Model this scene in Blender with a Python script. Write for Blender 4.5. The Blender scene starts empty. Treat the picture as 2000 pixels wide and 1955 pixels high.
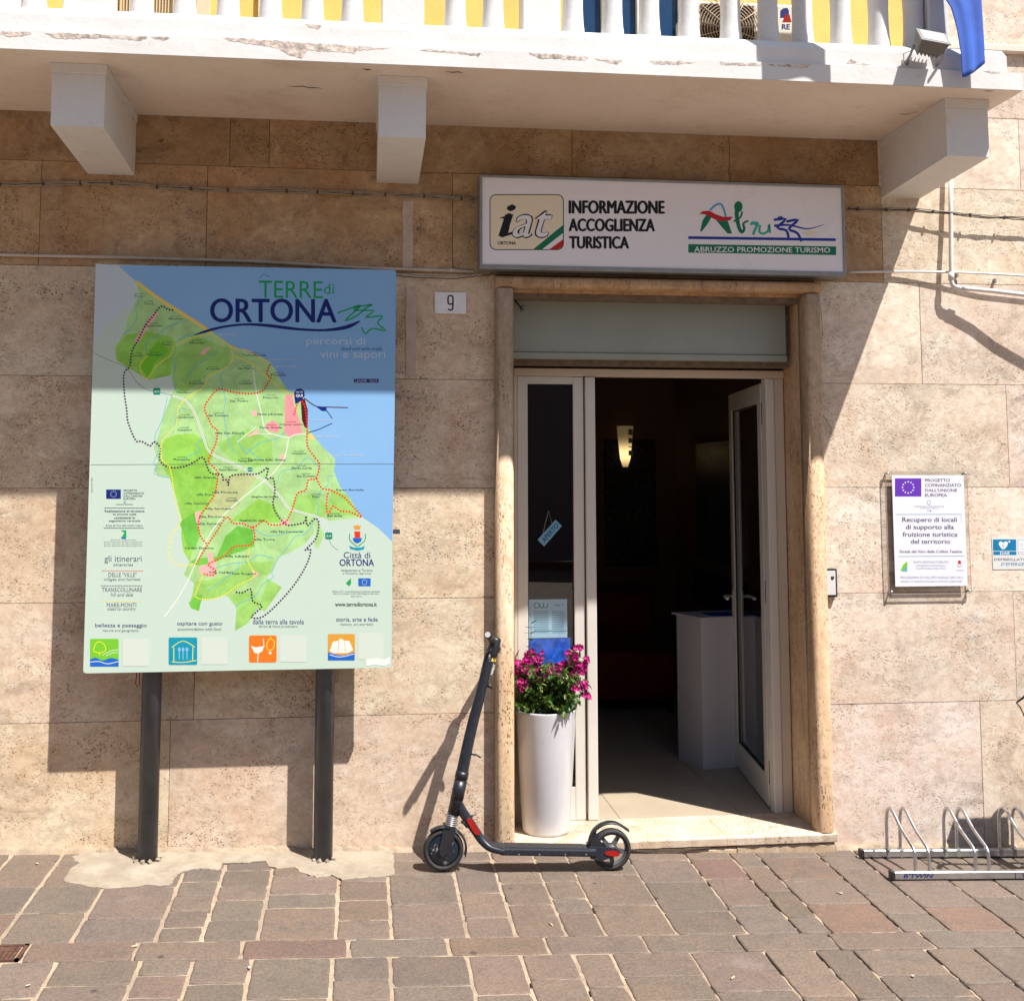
import bpy, bmesh, math, random
from math import radians as R, sin, cos, pi, tau
from mathutils import Vector, Matrix
random.seed(7)
S = bpy.context.scene
COL = S.collection

# ---------------------------------------------------------------- camera, sky, sun, exposure
F_PX, CX, CY = 2150.0, 947.0, 748.0           # focal length and principal point for a 2000 x 1955 frame
YAW, PIT = R(6.32), R(4.94)
CAM = Vector((0.0, -5.45, 1.73))
cd = bpy.data.cameras.new('camera'); cam = bpy.data.objects.new('camera', cd); COL.objects.link(cam)
fwd = Vector((sin(YAW) * cos(PIT), cos(YAW) * cos(PIT), sin(PIT)))
rgt = fwd.cross(Vector((0, 0, 1))).normalized(); upv = rgt.cross(fwd)
cam.matrix_world = Matrix(((rgt.x, upv.x, -fwd.x, CAM.x), (rgt.y, upv.y, -fwd.y, CAM.y), (rgt.z, upv.z, -fwd.z, CAM.z), (0, 0, 0, 1)))
cd.sensor_fit = 'HORIZONTAL'; cd.sensor_width = 36.0; cd.lens = F_PX / 2000 * 36
cd.shift_x = (1000 - CX) / 2000; cd.shift_y = (CY - 977.5) / 2000
cd.clip_start = 0.05; cd.clip_end = 400
S.camera = cam

SUN = Vector((0.95, -1.0, 2.34)).normalized()
sl = bpy.data.lights.new('sun', 'SUN'); sl.energy = 4.9; sl.angle = R(0.53); sl.color = (1.0, 0.955, 0.89)
so = bpy.data.objects.new('sun', sl); COL.objects.link(so); so.location = (4, -6, 9)
so.rotation_euler = SUN.to_track_quat('Z', 'Y').to_euler()
w = bpy.data.worlds.new('World'); S.world = w; w.use_nodes = True
nt = w.node_tree; nt.nodes.clear()
sky = nt.nodes.new('ShaderNodeTexSky'); sky.sky_type = 'NISHITA'; sky.sun_disc = False
sky.sun_elevation = math.asin(SUN.z); sky.sun_rotation = math.atan2(SUN.x, SUN.y)
sky.air_density = 1.0; sky.dust_density = 1.5; sky.ozone_density = 1.0
bg = nt.nodes.new('ShaderNodeBackground'); bg.inputs['Strength'].default_value = 0.063
wo = nt.nodes.new('ShaderNodeOutputWorld'); nt.links.new(sky.outputs[0], bg.inputs[0]); nt.links.new(bg.outputs[0], wo.inputs[0])
S.view_settings.view_transform = 'Standard'; S.view_settings.look = 'None'
S.view_settings.exposure = 0.88; S.view_settings.gamma = 1.0
try: S.view_settings.use_curve_mapping = False
except Exception: pass
S.render.engine = 'CYCLES'
S.cycles.max_bounces = 7; S.cycles.diffuse_bounces = 4; S.cycles.glossy_bounces = 4; S.cycles.transparent_max_bounces = 10
S.cycles.caustics_reflective = False; S.cycles.caustics_refractive = False

# ---------------------------------------------------------------- geometry helpers
def on(px, py, Y=0.0):
    """point of the vertical plane y=Y that the photograph shows at pixel px,py (used to read real sizes off the photo)"""
    d = rgt * ((px - CX) / F_PX) - upv * ((py - CY) / F_PX) + fwd
    return CAM + d * ((Y - CAM.y) / d.y)
def gz(x, y): return -0.035 - 0.031 * x + 0.025 * y
def gr(px, py):
    d = rgt * ((px - CX) / F_PX) - upv * ((py - CY) / F_PX) + fwd
    n = Vector((0.031, -0.025, 1)); t = (-0.035 - n.dot(CAM)) / n.dot(d)
    return CAM + d * t

class MB:
    def __init__(s): s.v = []; s.f = []; s.m = []; s.s = []
    def add(s, vs, fs, mi=0, sm=False):
        o = len(s.v); s.v += [tuple(v) for v in vs]
        for f in fs: s.f.append([o + i for i in f]); s.m.append(mi); s.s.append(sm)
        return s
    def box(s, x0, x1, y0, y1, z0, z1, mi=0, b=0.0, M=None):
        bm = bmesh.new(); bmesh.ops.create_cube(bm, size=1)
        for v in bm.verts: v.co = Vector(((x0 + x1) / 2 + v.co.x * (x1 - x0), (y0 + y1) / 2 + v.co.y * (y1 - y0), (z0 + z1) / 2 + v.co.z * (z1 - z0)))
        if b: bmesh.ops.bevel(bm, geom=bm.edges[:], offset=b, segments=2, affect='EDGES', profile=.5)
        bm.verts.index_update()
        vs = [M @ v.co if M else v.co.copy() for v in bm.verts]
        s.add(vs, [[v.index for v in f.verts] for f in bm.faces], mi); bm.free(); return s
    def tube(s, pts, r, n=10, mi=0, cap=True, sm=True):
        pts = [Vector(p) for p in pts]; rs = r if isinstance(r, (list, tuple)) else [r] * len(pts)
        rings = []; prev = None
        for i, p in enumerate(pts):
            a = pts[max(i - 1, 0)]; b = pts[min(i + 1, len(pts) - 1)]; t = (b - a).normalized()
            if prev is None: u = t.orthogonal().normalized()
            else: u = (prev - t * prev.dot(t)).normalized()
            prev = u; v = t.cross(u)
            rings.append([p + (u * cos(k * tau / n) + v * sin(k * tau / n)) * rs[i] for k in range(n)])
        vs = [q for rg in rings for q in rg]
        fs = [[i * n + k, i * n + (k + 1) % n, (i + 1) * n + (k + 1) % n, (i + 1) * n + k] for i in range(len(pts) - 1) for k in range(n)]
        s.add(vs, fs, mi, sm)
        if cap: s.add(rings[0], [list(range(n))[::-1]], mi); s.add(rings[-1], [list(range(n))], mi)
        return s
    def lathe(s, prof, c, axis='Z', n=32, mi=0, sm=True):
        c = Vector(c); vs = []
        for (r, h) in prof:
            for k in range(n):
                a = k * tau / n
                if axis == 'Z': vs.append(c + Vector((r * cos(a), r * sin(a), h)))
                else: vs.append(c + Vector((r * cos(a), h, r * sin(a))))
        fs = [[i * n + k, i * n + (k + 1) % n, (i + 1) * n + (k + 1) % n, (i + 1) * n + k] for i in range(len(prof) - 1) for k in range(n)]
        if axis != 'Z': fs = [f[::-1] for f in fs]
        return s.add(vs, fs, mi, sm)
    def prism(s, poly, d, mi=0, cap=True):
        """poly: list of 3D points (planar), d: extrusion vector"""
        n = len(poly); poly = [Vector(p) for p in poly]; d = Vector(d)
        a = poly; b = [p + d for p in poly]
        s.add(a + b, [[i, (i + 1) % n, n + (i + 1) % n, n + i] for i in range(n)], mi)
        if cap:
            from mathutils.geometry import tessellate_polygon
            tr = tessellate_polygon([poly]); s.add(a, [list(t) for t in tr], mi); s.add(b, [list(t)[::-1] for t in tr], mi)
        return s
    def flat(s, poly, mi=0):
        from mathutils.geometry import tessellate_polygon
        tr = tessellate_polygon([[Vector(p) for p in poly]]); return s.add(poly, [list(t) for t in tr], mi)
    def build(s, name, mats, parent=None, recalc=True):
        me = bpy.data.meshes.new(name); me.from_pydata(s.v, [], s.f)
        mats = mats if isinstance(mats, (list, tuple)) else [mats]
        for m in mats: me.materials.append(m)
        me.polygons.foreach_set('material_index', s.m); me.polygons.foreach_set('use_smooth', s.s)
        if recalc:
            bm = bmesh.new(); bm.from_mesh(me); bmesh.ops.remove_doubles(bm, verts=bm.verts, dist=1e-6)
            bmesh.ops.recalc_face_normals(bm, faces=bm.faces); bm.to_mesh(me); bm.free()
        me.update()
        o = bpy.data.objects.new(name, me); COL.objects.link(o)
        if parent: o.parent = parent
        return o
def tag(o, label=None, cat=None, group=None, kind=None):
    for k, v in (('label', label), ('category', cat), ('group', group), ('kind', kind)):
        if v: o[k] = v
    return o
def empty(name, label, cat, group=None):
    o = bpy.data.objects.new(name, None); COL.objects.link(o); o.empty_display_size = .1
    return tag(o, label, cat, group)

# ---------------------------------------------------------------- materials
class NT:
    def __init__(s, name):
        s.m = bpy.data.materials.new(name); s.m.use_nodes = True; s.t = s.m.node_tree; s.t.nodes.clear()
        s.out = s.n('ShaderNodeOutputMaterial'); s.p = s.n('ShaderNodeBsdfPrincipled'); s.l(s.p.outputs[0], s.out.inputs[0])
    def n(s, t, **k):
        x = s.t.nodes.new(t)
        for a, b in k.items(): setattr(x, a, b)
        return x
    def l(s, a, b): s.t.links.new(a, b)
    def set(s, x, **k):
        for a, b in k.items():
            i = x.inputs[a.replace('_', ' ')]
            if hasattr(b, 'is_output') or isinstance(b, bpy.types.NodeSocket): s.l(b, i)
            else: i.default_value = b
        return x
    def noise(s, vec, scale, detail=4, rough=.55, dist=0):
        x = s.n('ShaderNodeTexNoise'); s.l(vec, x.inputs['Vector'])
        s.set(x, Scale=scale, Detail=detail, Roughness=rough, Distortion=dist); return x.outputs['Fac']
    def ramp(s, f, *st):
        x = s.n('ShaderNodeValToRGB'); s.l(f, x.inputs[0]); e = x.color_ramp.elements
        while len(e) < len(st): e.new(.5)
        for i, (p, c) in enumerate(st):
            e[i].position = p; e[i].color = (*c, 1) if isinstance(c, (tuple, list)) else (c, c, c, 1)
        return x.outputs[0]
    def mix(s, f, a, b, mode='MIX'):
        x = s.n('ShaderNodeMix', data_type='RGBA', blend_type=mode)
        for i, v in ((0, f), (6, a), (7, b)):
            if isinstance(v, bpy.types.NodeSocket): s.l(v, x.inputs[i])
            else: x.inputs[i].default_value = v if i == 0 else (*v, 1)
        return x.outputs[2]
    def math(s, op, a, b=0.0, c=None):
        x = s.n('ShaderNodeMath', operation=op)
        for i, v in enumerate((a, b) if c is None else (a, b, c)):
            if isinstance(v, bpy.types.NodeSocket): s.l(v, x.inputs[i])
            else: x.inputs[i].default_value = v
        return x.outputs[0]
    def bump(s, h, strength=.3, dist=.01, nrm=None):
        x = s.n('ShaderNodeBump'); s.set(x, Strength=strength, Distance=dist); s.l(h, x.inputs['Height'])
        if nrm: s.l(nrm, x.inputs['Normal'])
        s.l(x.outputs[0], s.p.inputs['Normal']); return x.outputs[0]
    def pos(s, rnd=0.0, scale=(1, 1, 1)):
        g = s.n('ShaderNodeNewGeometry').outputs['Position']; m = s.n('ShaderNodeMapping'); s.l(g, m.inputs[0]); m.inputs['Scale'].default_value = scale
        if rnd:
            oi = s.n('ShaderNodeObjectInfo').outputs['Random']; v = s.n('ShaderNodeVectorMath', operation='SCALE')
            c = s.n('ShaderNodeCombineXYZ'); s.l(oi, c.inputs[0]); s.l(oi, c.inputs[1]); s.l(oi, c.inputs[2]); s.l(c.outputs[0], v.inputs[0]); v.inputs['Scale'].default_value = rnd
            s.l(v.outputs[0], m.inputs['Location'])
        return m.outputs[0]

def plain(name, col, rough=.5, metal=0.0, var=.06, scale=14, bump=.0, bscale=120, spec=.5, coat=0.0):
    q = NT(name); v = q.pos()
    c = q.mix(q.ramp(q.noise(v, scale, 4), (.3, 0.0), (.7, 1.0)), tuple(x * (1 - var) for x in col), tuple(min(1, x * (1 + var)) for x in col))
    q.set(q.p, Base_Color=c, Metallic=metal); q.p.inputs['Specular IOR Level'].default_value = spec
    q.l(q.math('MULTIPLY_ADD', q.noise(v, scale * 2.3, 3), .22, rough - .11), q.p.inputs['Roughness'])
    if coat: q.p.inputs['Coat Weight'].default_value = coat; q.p.inputs['Coat Roughness'].default_value = .08
    if bump: q.bump(q.noise(v, bscale, 3), bump, .004)
    return q.m
def ink(name, col, rough=.42):
    q = NT(name); q.set(q.p, Base_Color=(*col, 1), Roughness=rough); q.p.inputs['Specular IOR Level'].default_value = .3; return q.m

def travertine(name, c0, c1, peach, rust=.0, pit=.5, vert=False, polish=.62):
    q = NT(name); v = q.pos(rnd=23.0)
    sc = (1.0, 1.0, 1.6) if not vert else (2.6, 2.6, .55)
    vv = q.pos(rnd=23.0, scale=sc)
    big = q.noise(vv, 1.5, 5, .6, .6)
    base = q.mix(q.ramp(big, (.32, 0.0), (.66, 1.0)), c0, c1)
    p2 = q.ramp(q.noise(vv, 2.7, 6, .62, 1.1), (.50, 0.0), (.70, 1.0))
    base = q.mix(q.math('MULTIPLY', p2, .6), base, peach)
    gry = q.ramp(q.noise(vv, 4.1, 6, .66, .5), (.50, 0.0), (.72, 1.0))
    base = q.mix(q.math('MULTIPLY', gry, .5), base, (.33, .275, .22))
    hi = q.ramp(q.noise(vv, 3.3, 7, .7, 1.2), (.54, 0.0), (.66, 1.0)); base = q.mix(q.math('MULTIPLY', hi, .55), base, tuple(min(.85, x * 1.18) for x in c1))
    vein = q.ramp(q.noise(vv, 7.5, 8, .74, 1.6), (.47, 0.0), (.50, 1.0), (.53, 0.0)); base = q.mix(q.math('MULTIPLY', vein, .24), base, (.30, .21, .14))
    blot = q.ramp(q.noise(vv, 1.9, 7, .7, 1.4), (.54, 0.0), (.64, 1.0)); base = q.mix(q.math('MULTIPLY', blot, .75), base, tuple(x * .66 for x in c0))
    if rust:
        rm = q.ramp(q.noise(v, 1.15, 6, .7, .8), (.42, 0.0), (.66, 1.0)); base = q.mix(q.math('MULTIPLY', rm, rust), base, (.27, .15, .06))
        rm2 = q.ramp(q.noise(v, 5.5, 6, .75, .4), (.56, 0.0), (.70, 1.0)); base = q.mix(q.math('MULTIPLY', rm2, rust * .8), base, (.13, .075, .04))
    bd_ = q.ramp(q.noise(q.pos(rnd=23.0, scale=(1.3, 1.0, .7)), .95, 6, .62, 2.2), (.46, 0.0), (.60, 1.0)); base = q.mix(q.math('MULTIPLY', bd_, .30), base, tuple(x * y for x, y in zip(peach, (.98, .93, .88))))
    fine = q.noise(v, 26, 6, .72)
    base = q.mix(q.ramp(fine, (.35, .75), (.62, .0)), base, q.mix(1.0, base, (.80, .74, .68), 'MULTIPLY'))
    # pits: small angular holes gathered in drifts
    pv = q.pos(rnd=23.0, scale=(1.0, 1.0, 1.35) if not vert else (1.5, 1.5, .6))
    nz = q.n('ShaderNodeTexNoise'); q.l(pv, nz.inputs['Vector']); q.set(nz, Scale=30.0, Detail=3.0)
    wv = q.n('ShaderNodeVectorMath', operation='MULTIPLY_ADD'); q.l(nz.outputs['Color'], wv.inputs[0]); wv.inputs[1].default_value = (.03, .03, .03); q.l(pv, wv.inputs[2])
    def pits(scale, th):
        vo = q.n('ShaderNodeTexVoronoi'); q.l(wv.outputs[0], vo.inputs['Vector']); vo.inputs['Scale'].default_value = scale
        sep = q.n('ShaderNodeSeparateColor'); q.l(vo.outputs['Color'], sep.inputs[0])
        r = q.math('MULTIPLY', sep.outputs[0], th)
        return q.ramp(q.math('SUBTRACT', vo.outputs['Distance'], r), (.0, 1.0), (.06, .0))
    drift = q.ramp(q.noise(pv, 3.1, 6, .72, .9), (.45, 0.0), (.60, 1.0))
    a = pits(80, .42); b = pits(31, .17)
    pt = q.math('MULTIPLY', q.math('MAXIMUM', a, b), q.math('MULTIPLY_ADD', drift, .88, .07))
    sk = q.ramp(q.noise(pv, 58, 9, .82, .3), (.575, 0.0), (.605, 1.0)); sk = q.math('MULTIPLY', sk, q.math('MULTIPLY_ADD', drift, .95, .12)); pt = q.math('MAXIMUM', pt, sk)
    sm = q.ramp(q.noise(vv, 12, 9, .8, .6), (.52, 0.0), (.60, 1.0)); base = q.mix(q.math('MULTIPLY', sm, .34), base, q.mix(1.0, base, (.66, .55, .44), 'MULTIPLY'))
    base = q.mix(q.math('MULTIPLY', pt, pit), base, q.mix(1.0, base, (.30, .215, .15), 'MULTIPLY'))
    tint = q.n('ShaderNodeObjectInfo').outputs['Color']
    base = q.mix(1.0, base, tint, 'MULTIPLY')
    q.set(q.p, Base_Color=base, Roughness=polish)
    h = q.math('SUBTRACT', q.math('MULTIPLY', fine, .35), pt)
    h = q.math('ADD', h, q.math('MULTIPLY', q.noise(v, 3.5, 3), 1.2))
    q.bump(h, .55, .0035)
    return q.m

M = {}
M['trav'] = travertine('travertine', (.655, .525, .385), (.775, .67, .53), (.66, .47, .32), pit=.9)
M['trav_pink'] = travertine('travertine_pink', (.73, .62, .525), (.82, .735, .645), (.72, .54, .43), pit=.65)
M['trav_rust_bounce'] = travertine('travertine_stains_and_bounce', (.49, .33, .185), (.60, .44, .275), (.47, .27, .11), rust=.7, pit=.8)  # upper courses: real stains plus warm bounce light painted into the brown
M['jamb'] = travertine('travertine_door_surround', (.58, .43, .285), (.71, .56, .40), (.56, .36, .19), rust=.34, pit=1.0, vert=True)
M['step'] = travertine('travertine_step', (.64, .52, .40), (.74, .63, .50), (.66, .5, .36), pit=.8)
M['soil_gap'] = plain('dark_joint', (.09, .065, .045), .9, var=.3, scale=30)

q = NT('white_plaster'); v = q.pos()
c = q.mix(q.ramp(q.noise(v, 2.2, 6, .6), (.35, 0.0), (.7, 1.0)), (.64, .63, .62), (.71, .705, .70))
c = q.mix(q.math('MULTIPLY', q.ramp(q.noise(v, 6, 7, .7, .5), (.60, 0.0), (.72, 1.0)), .45), c, (.50, .44, .38))
c = q.mix(q.math('MULTIPLY', q.ramp(q.noise(v, 2.6, 8, .6, .4), (.495, 0.0), (.5, 1.0), (.505, 0.0)), .15), c, (.34, .28, .24))
c = q.mix(q.math('MULTIPLY', q.ramp(q.noise(v, 30, 8, .8), (.60, 0.0), (.66, 1.0)), .25), c, (.42, .36, .31))
sp = q.n('ShaderNodeTexVoronoi'); q.l(v, sp.inputs['Vector']); sp.inputs['Scale'].default_value = 34
spk = q.math('MULTIPLY', q.ramp(sp.outputs['Distance'], (.0, 1.0), (.14, .0)), q.ramp(q.noise(v, 5, 3), (.55, 0.0), (.65, 1.0)))
c = q.mix(q.math('MULTIPLY', spk, .6), c, (.16, .13, .11))
q.set(q.p, Base_Color=c, Roughness=.8); q.bump(q.math('ADD', q.noise(v, 40, 5, .7), q.math('MULTIPLY', q.noise(v, 4, 3), 3.0)), .35, .004); M['plaster'] = q.m
q = NT('soffit_plaster'); v = q.pos()
c = q.mix(q.ramp(q.noise(v, 1.1, 5, .6), (.35, 0.0), (.7, 1.0)), (.71, .605, .52), (.79, .70, .62))
c = q.mix(q.math('MULTIPLY', q.ramp(q.noise(v, 3.3, 6, .7), (.52, 0.0), (.70, 1.0)), .40), c, (.50, .38, .28))
c = q.mix(q.math('MULTIPLY', q.ramp(q.noise(v, 1.7, 9, .6, .3), (.494, 0.0), (.5, 1.0), (.506, 0.0)), .10), c, (.25, .18, .13))
c = q.mix(q.math('MULTIPLY', q.ramp(q.noise(v, 22, 7, .8), (.58, 0.0), (.64, 1.0)), .22), c, (.34, .26, .2))
q.set(q.p, Base_Color=c, Roughness=.85); q.bump(q.noise(v, 30, 5, .7), .3, .004); M['soffit'] = q.m
M['plaster_raw'] = plain('raw_plaster', (.52, .44, .39), .95, var=.5, scale=38, bump=.9, bscale=70)
M['crack'] = plain('crack_shadow_dirt', (.12, .085, .065), .95, var=.3, scale=60)
M['yellow'] = plain('yellow_wall_paint', (.74, .50, .14), .85, var=.07, scale=5, bump=.3, bscale=60)
M['white_alu'] = plain('white_lacquered_aluminium', (.62, .585, .53), .38, var=.03, scale=4, spec=.5)
M['white_alu_bounce'] = plain('white_lacquered_aluminium_bounce', (.60, .50, .40), .42, var=.04, scale=4)  # white frame made darker and beige, warm bounce put into the colour
M['gasket'] = plain('black_rubber_gasket', (.012, .012, .012), .6)
M['shutter'] = plain('grey_green_shutter_box', (.275, .295, .25), .5, var=.08, scale=3, bump=.15, bscale=18)
M['steel'] = plain('galvanised_steel', (.55, .56, .58), .34, metal=1.0, var=.1, scale=25, bump=.12, bscale=60)
M['steel_dull'] = plain('dull_zinc_frame', (.30, .30, .30), .5, metal=.6, var=.15, scale=12, bump=.2, bscale=60)
M['pole'] = plain('dark_painted_steel', (.050, .056, .072), .36, var=.18, scale=16, bump=.12, bscale=90)
M['black'] = plain('black_plastic', (.013, .014, .018), .40, var=.2, scale=25, bump=.15, bscale=160)
M['scoot'] = plain('black_scooter_paint', (.014, .016, .026), .34, var=.2, scale=12, spec=.5)
M['scoot'] = (lambda q: (q.set(q.p, Base_Color=q.mix(q.math('MULTIPLY', q.ramp(q.noise(q.pos(), 75, 8, .82), (.56, 0.), (.64, 1.)), .35), (.012, .014, .024), (.16, .145, .13)), Roughness=.38), q.m)[1])(NT('scuffed_scooter_paint'))
M['rubber'] = plain('tyre_rubber', (.022, .021, .022), .72, var=.25, scale=40, bump=.5, bscale=200)
M['grey_rim'] = plain('grey_rim', (.09, .09, .10), .4, var=.1)
M['red'] = plain('red_reflector', (.30, .006, .006), .3, var=.15, scale=60)
M['greymetal'] = plain('grey_bellows', (.36, .35, .36), .4, metal=.4)
M['sticker'] = ink('yellow_sticker', (.85, .62, .12))
M['whiteprint'] = ink('white_print', (.78, .78, .78))
M['cable'] = plain('grey_cable', (.30, .25, .19), .6, var=.15, scale=30)
M['cable_dark'] = plain('dark_cable', (.06, .05, .045), .6, var=.2, scale=30)
M['pvc'] = plain('white_conduit', (.66, .63, .61), .45, var=.06, scale=12)
M['pvc_old'] = plain('weathered_conduit', (.50, .45, .40), .6, var=.12, scale=8)
M['sign_cream_early'] = ink('cigarette_paper', (.55, .42, .28))
q = NT('glazed_white_pot'); v = q.pos(); zs_ = q.n('ShaderNodeSeparateXYZ'); q.l(v, zs_.inputs[0]); sc_m = q.ramp(q.noise(v, 38, 8, .8), (.58, 0.), (.66, 1.)); q.set(q.p, Base_Color=q.mix(q.math('MULTIPLY', sc_m, .22), q.mix(q.ramp(q.noise(v, 3, 4), (.3, 0.), (.7, 1.)), (.62, .62, .655), (.57, .565, .585)), (.36, .31, .26)), Roughness=.2); q.p.inputs['Coat Weight'].default_value = .4
q.bump(q.noise(v, 7, 2), .08, .01); M['pot'] = q.m
M['soil'] = plain('potting_soil', (.035, .024, .016), .95, var=.4, scale=60, bump=1, bscale=120)
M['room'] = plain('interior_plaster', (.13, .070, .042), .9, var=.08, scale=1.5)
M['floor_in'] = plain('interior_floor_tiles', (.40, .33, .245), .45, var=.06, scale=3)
M['pedestal'] = plain('white_pedestal_laminate', (.60, .58, .60), .5, var=.02, scale=2)
M['sofa'] = plain('dark_red_fabric', (.16, .008, .006), .9, var=.1)
M['blue_print'] = ink('blue_print', (.010, .045, .36), .3)
M['dkblue'] = ink('dark_blue', (.006, .014, .10), .3)
M['paper'] = ink('paper', (.42, .58, .72))
M['navy'] = ink('navy_ink', (.010, .018, .14)); M['inkblack'] = ink('black_ink', (.012, .012, .014)); M['green_ink'] = ink('green_ink', (.005, .25, .10))
M['inkgrey'] = ink('grey_ink', (.10, .11, .13)); M['inkpale'] = ink('pale_ink', (.62, .66, .72))

def glass(name, tint=(1, 1, 1), rough=.0, extra=0.0, ior=1.5):
    q = NT(name); q.t.nodes.remove(q.p)
    tr = q.n('ShaderNodeBsdfTransparent'); tr.inputs[0].default_value = (*tint, 1)
    gl = q.n('ShaderNodeBsdfGlossy'); gl.inputs['Roughness'].default_value = rough
    lw = q.n('ShaderNodeLayerWeight'); lw.inputs[0].default_value = .5     # Schlick reflectance, the same from either side
    fr = q.math('MULTIPLY_ADD', q.math('POWER', lw.outputs['Facing'], 5.0), .9, .04 + extra)
    mx = q.n('ShaderNodeMixShader'); q.l(fr, mx.inputs[0]); q.l(tr.outputs[0], mx.inputs[1]); q.l(gl.outputs[0], mx.inputs[2]); q.l(mx.outputs[0], q.out.inputs[0])
    return q.m
M['glass'] = glass('window_glass', (.84, .88, .90), extra=.055)
M['acrylic'] = glass('clear_acrylic', (.955, .945, .935), extra=.0)
M['acrylic_edge'] = plain('acrylic_edge', (.42, .36, .31), .3)

# paving stone
q = NT('porphyry_paving'); v = q.pos(rnd=31.0)
rnd = q.n('ShaderNodeObjectInfo').outputs['Random']
c = q.ramp(rnd, (.0, (.188, .142, .112)), (.25, (.172, .142, .118)), (.45, (.205, .156, .125)), (.62, (.168, .136, .110)), (.80, (.190, .142, .112)), (.93, (.205, .148, .114)), (1.0, (.192, .124, .097)))
c = q.mix(q.math('MULTIPLY', q.ramp(q.noise(v, 5, 6, .65, .4), (.40, 0.0), (.68, 1.0)), .55), c, q.mix(1.0, c, (1.30, 1.18, 1.10), 'MULTIPLY'))
c = q.mix(q.math('MULTIPLY', q.ramp(q.noise(v, 11, 6, .7), (.50, 0.0), (.7, 1.0)), .5), c, (.115, .10, .088))
c = q.mix(q.ramp(q.noise(v, 90, 3, .7), (.38, .55), (.60, .0)), c, q.mix(1.0, c, (.50, .48, .48), 'MULTIPLY'))
sp = q.n('ShaderNodeTexVoronoi'); q.l(v, sp.inputs['Vector']); sp.inputs['Scale'].default_value = 4.2
c = q.mix(q.math('MULTIPLY', q.ramp(sp.outputs['Distance'], (.035, 1.0), (.075, .0)), .75), c, (.045, .035, .03))
mo = q.ramp(q.noise(v, 2.1, 5, .7), (.62, 0.0), (.74, 1.0)); c = q.mix(q.math('MULTIPLY', mo, .35), c, (.32, .28, .235))
c = q.mix(1.0, c, q.n('ShaderNodeObjectInfo').outputs['Color'], 'MULTIPLY')
q.set(q.p, Base_Color=c, Roughness=.72)
q.bump(q.math('ADD', q.noise(v, 70, 4, .7), q.math('MULTIPLY', q.noise(v, 9, 4, .6), 2.4)), .55, .004); M['pave'] = q.m
q = NT('pale_mortar'); v = q.pos()
c = q.mix(q.ramp(q.noise(v, 6, 6, .7), (.35, 0.0), (.65, 1.0)), (.30, .225, .155), (.44, .345, .25))
c = q.mix(q.math('MULTIPLY', q.ramp(q.noise(v, 3.1, 5, .7), (.45, 0.0), (.60, 1.0)), .6), c, (.20, .155, .12))
q.set(q.p, Base_Color=c, Roughness=.95); q.bump(q.noise(v, 80, 5, .7), .8, .006); M['mortar'] = q.m
q = NT('distant_paving'); v = q.pos(); bt = q.n('ShaderNodeTexBrick'); q.l(v, bt.inputs['Vector'])
q.set(bt, Color1=(.20, .165, .14, 1), Color2=(.235, .18, .145, 1), Mortar=(.22, .18, .14, 1), Scale=1.0); bt.inputs['Mortar Size'].default_value = .008; bt.inputs['Brick Width'].default_value = .4; bt.inputs['Row Height'].default_value = .25
q.set(q.p, Base_Color=bt.outputs[0], Roughness=.8); M['far_paving'] = q.m
q = NT('cement_patch'); v = q.pos()
c = q.mix(q.ramp(q.noise(v, 5, 6, .65), (.35, 0.0), (.65, 1.0)), (.26, .215, .160), (.39, .335, .262))
c = q.mix(q.math('MULTIPLY', q.ramp(q.noise(v, 9, 6, .75), (.45, 0.0), (.62, 1.0)), .6), c, (.24, .195, .15))
q.set(q.p, Base_Color=c, Roughness=.95); q.bump(q.math('ADD', q.noise(v, 60, 5, .7), q.math('MULTIPLY', q.noise(v, 7, 4, .6), 3.0)), .6, .006); M['cement'] = q.m

# ---------------------------------------------------------------- lettering
FONT_CACHE = {}
def text_mesh(s, offset=0.0, shear=0.0, res=2, space=1.0):
    key = (s, offset, shear, res, space)
    if key in FONT_CACHE: return FONT_CACHE[key]
    c = bpy.data.curves.new('t', 'FONT'); c.body = s; c.offset = offset; c.shear = shear; c.resolution_u = res; c.space_character = space; c.align_x = 'LEFT'
    o = bpy.data.objects.new('t', c); COL.objects.link(o)
    dg = bpy.context.evaluated_depsgraph_get(); me = bpy.data.meshes.new_from_object(o.evaluated_get(dg))
    vs = [v.co.copy() for v in me.vertices]; fs = [list(p.vertices) for p in me.polygons]
    bpy.data.meshes.remove(me); bpy.data.objects.remove(o); bpy.data.curves.remove(c)
    if not vs: vs = [Vector((0, 0, 0))]
    x0 = min(v.x for v in vs); x1 = max(v.x for v in vs); y0 = min(v.y for v in vs); y1 = max(v.y for v in vs)
    FONT_CACHE[key] = (vs, fs, x0, x1 - x0 or 1, y0, y1 - y0 or 1); return FONT_CACHE[key]
def put_text(mb, s, corners, mi=0, **k):
    """corners: lower left, lower right, upper left as 3D points; the inked box of the text fills them"""
    vs, fs, x0, wd, y0, ht = text_mesh(s, **k); a, b, c = (Vector(p) for p in corners)
    mb.add([a + (b - a) * ((v.x - x0) / wd) + (c - a) * ((v.y - y0) / ht) for v in vs], fs, mi)

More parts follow.
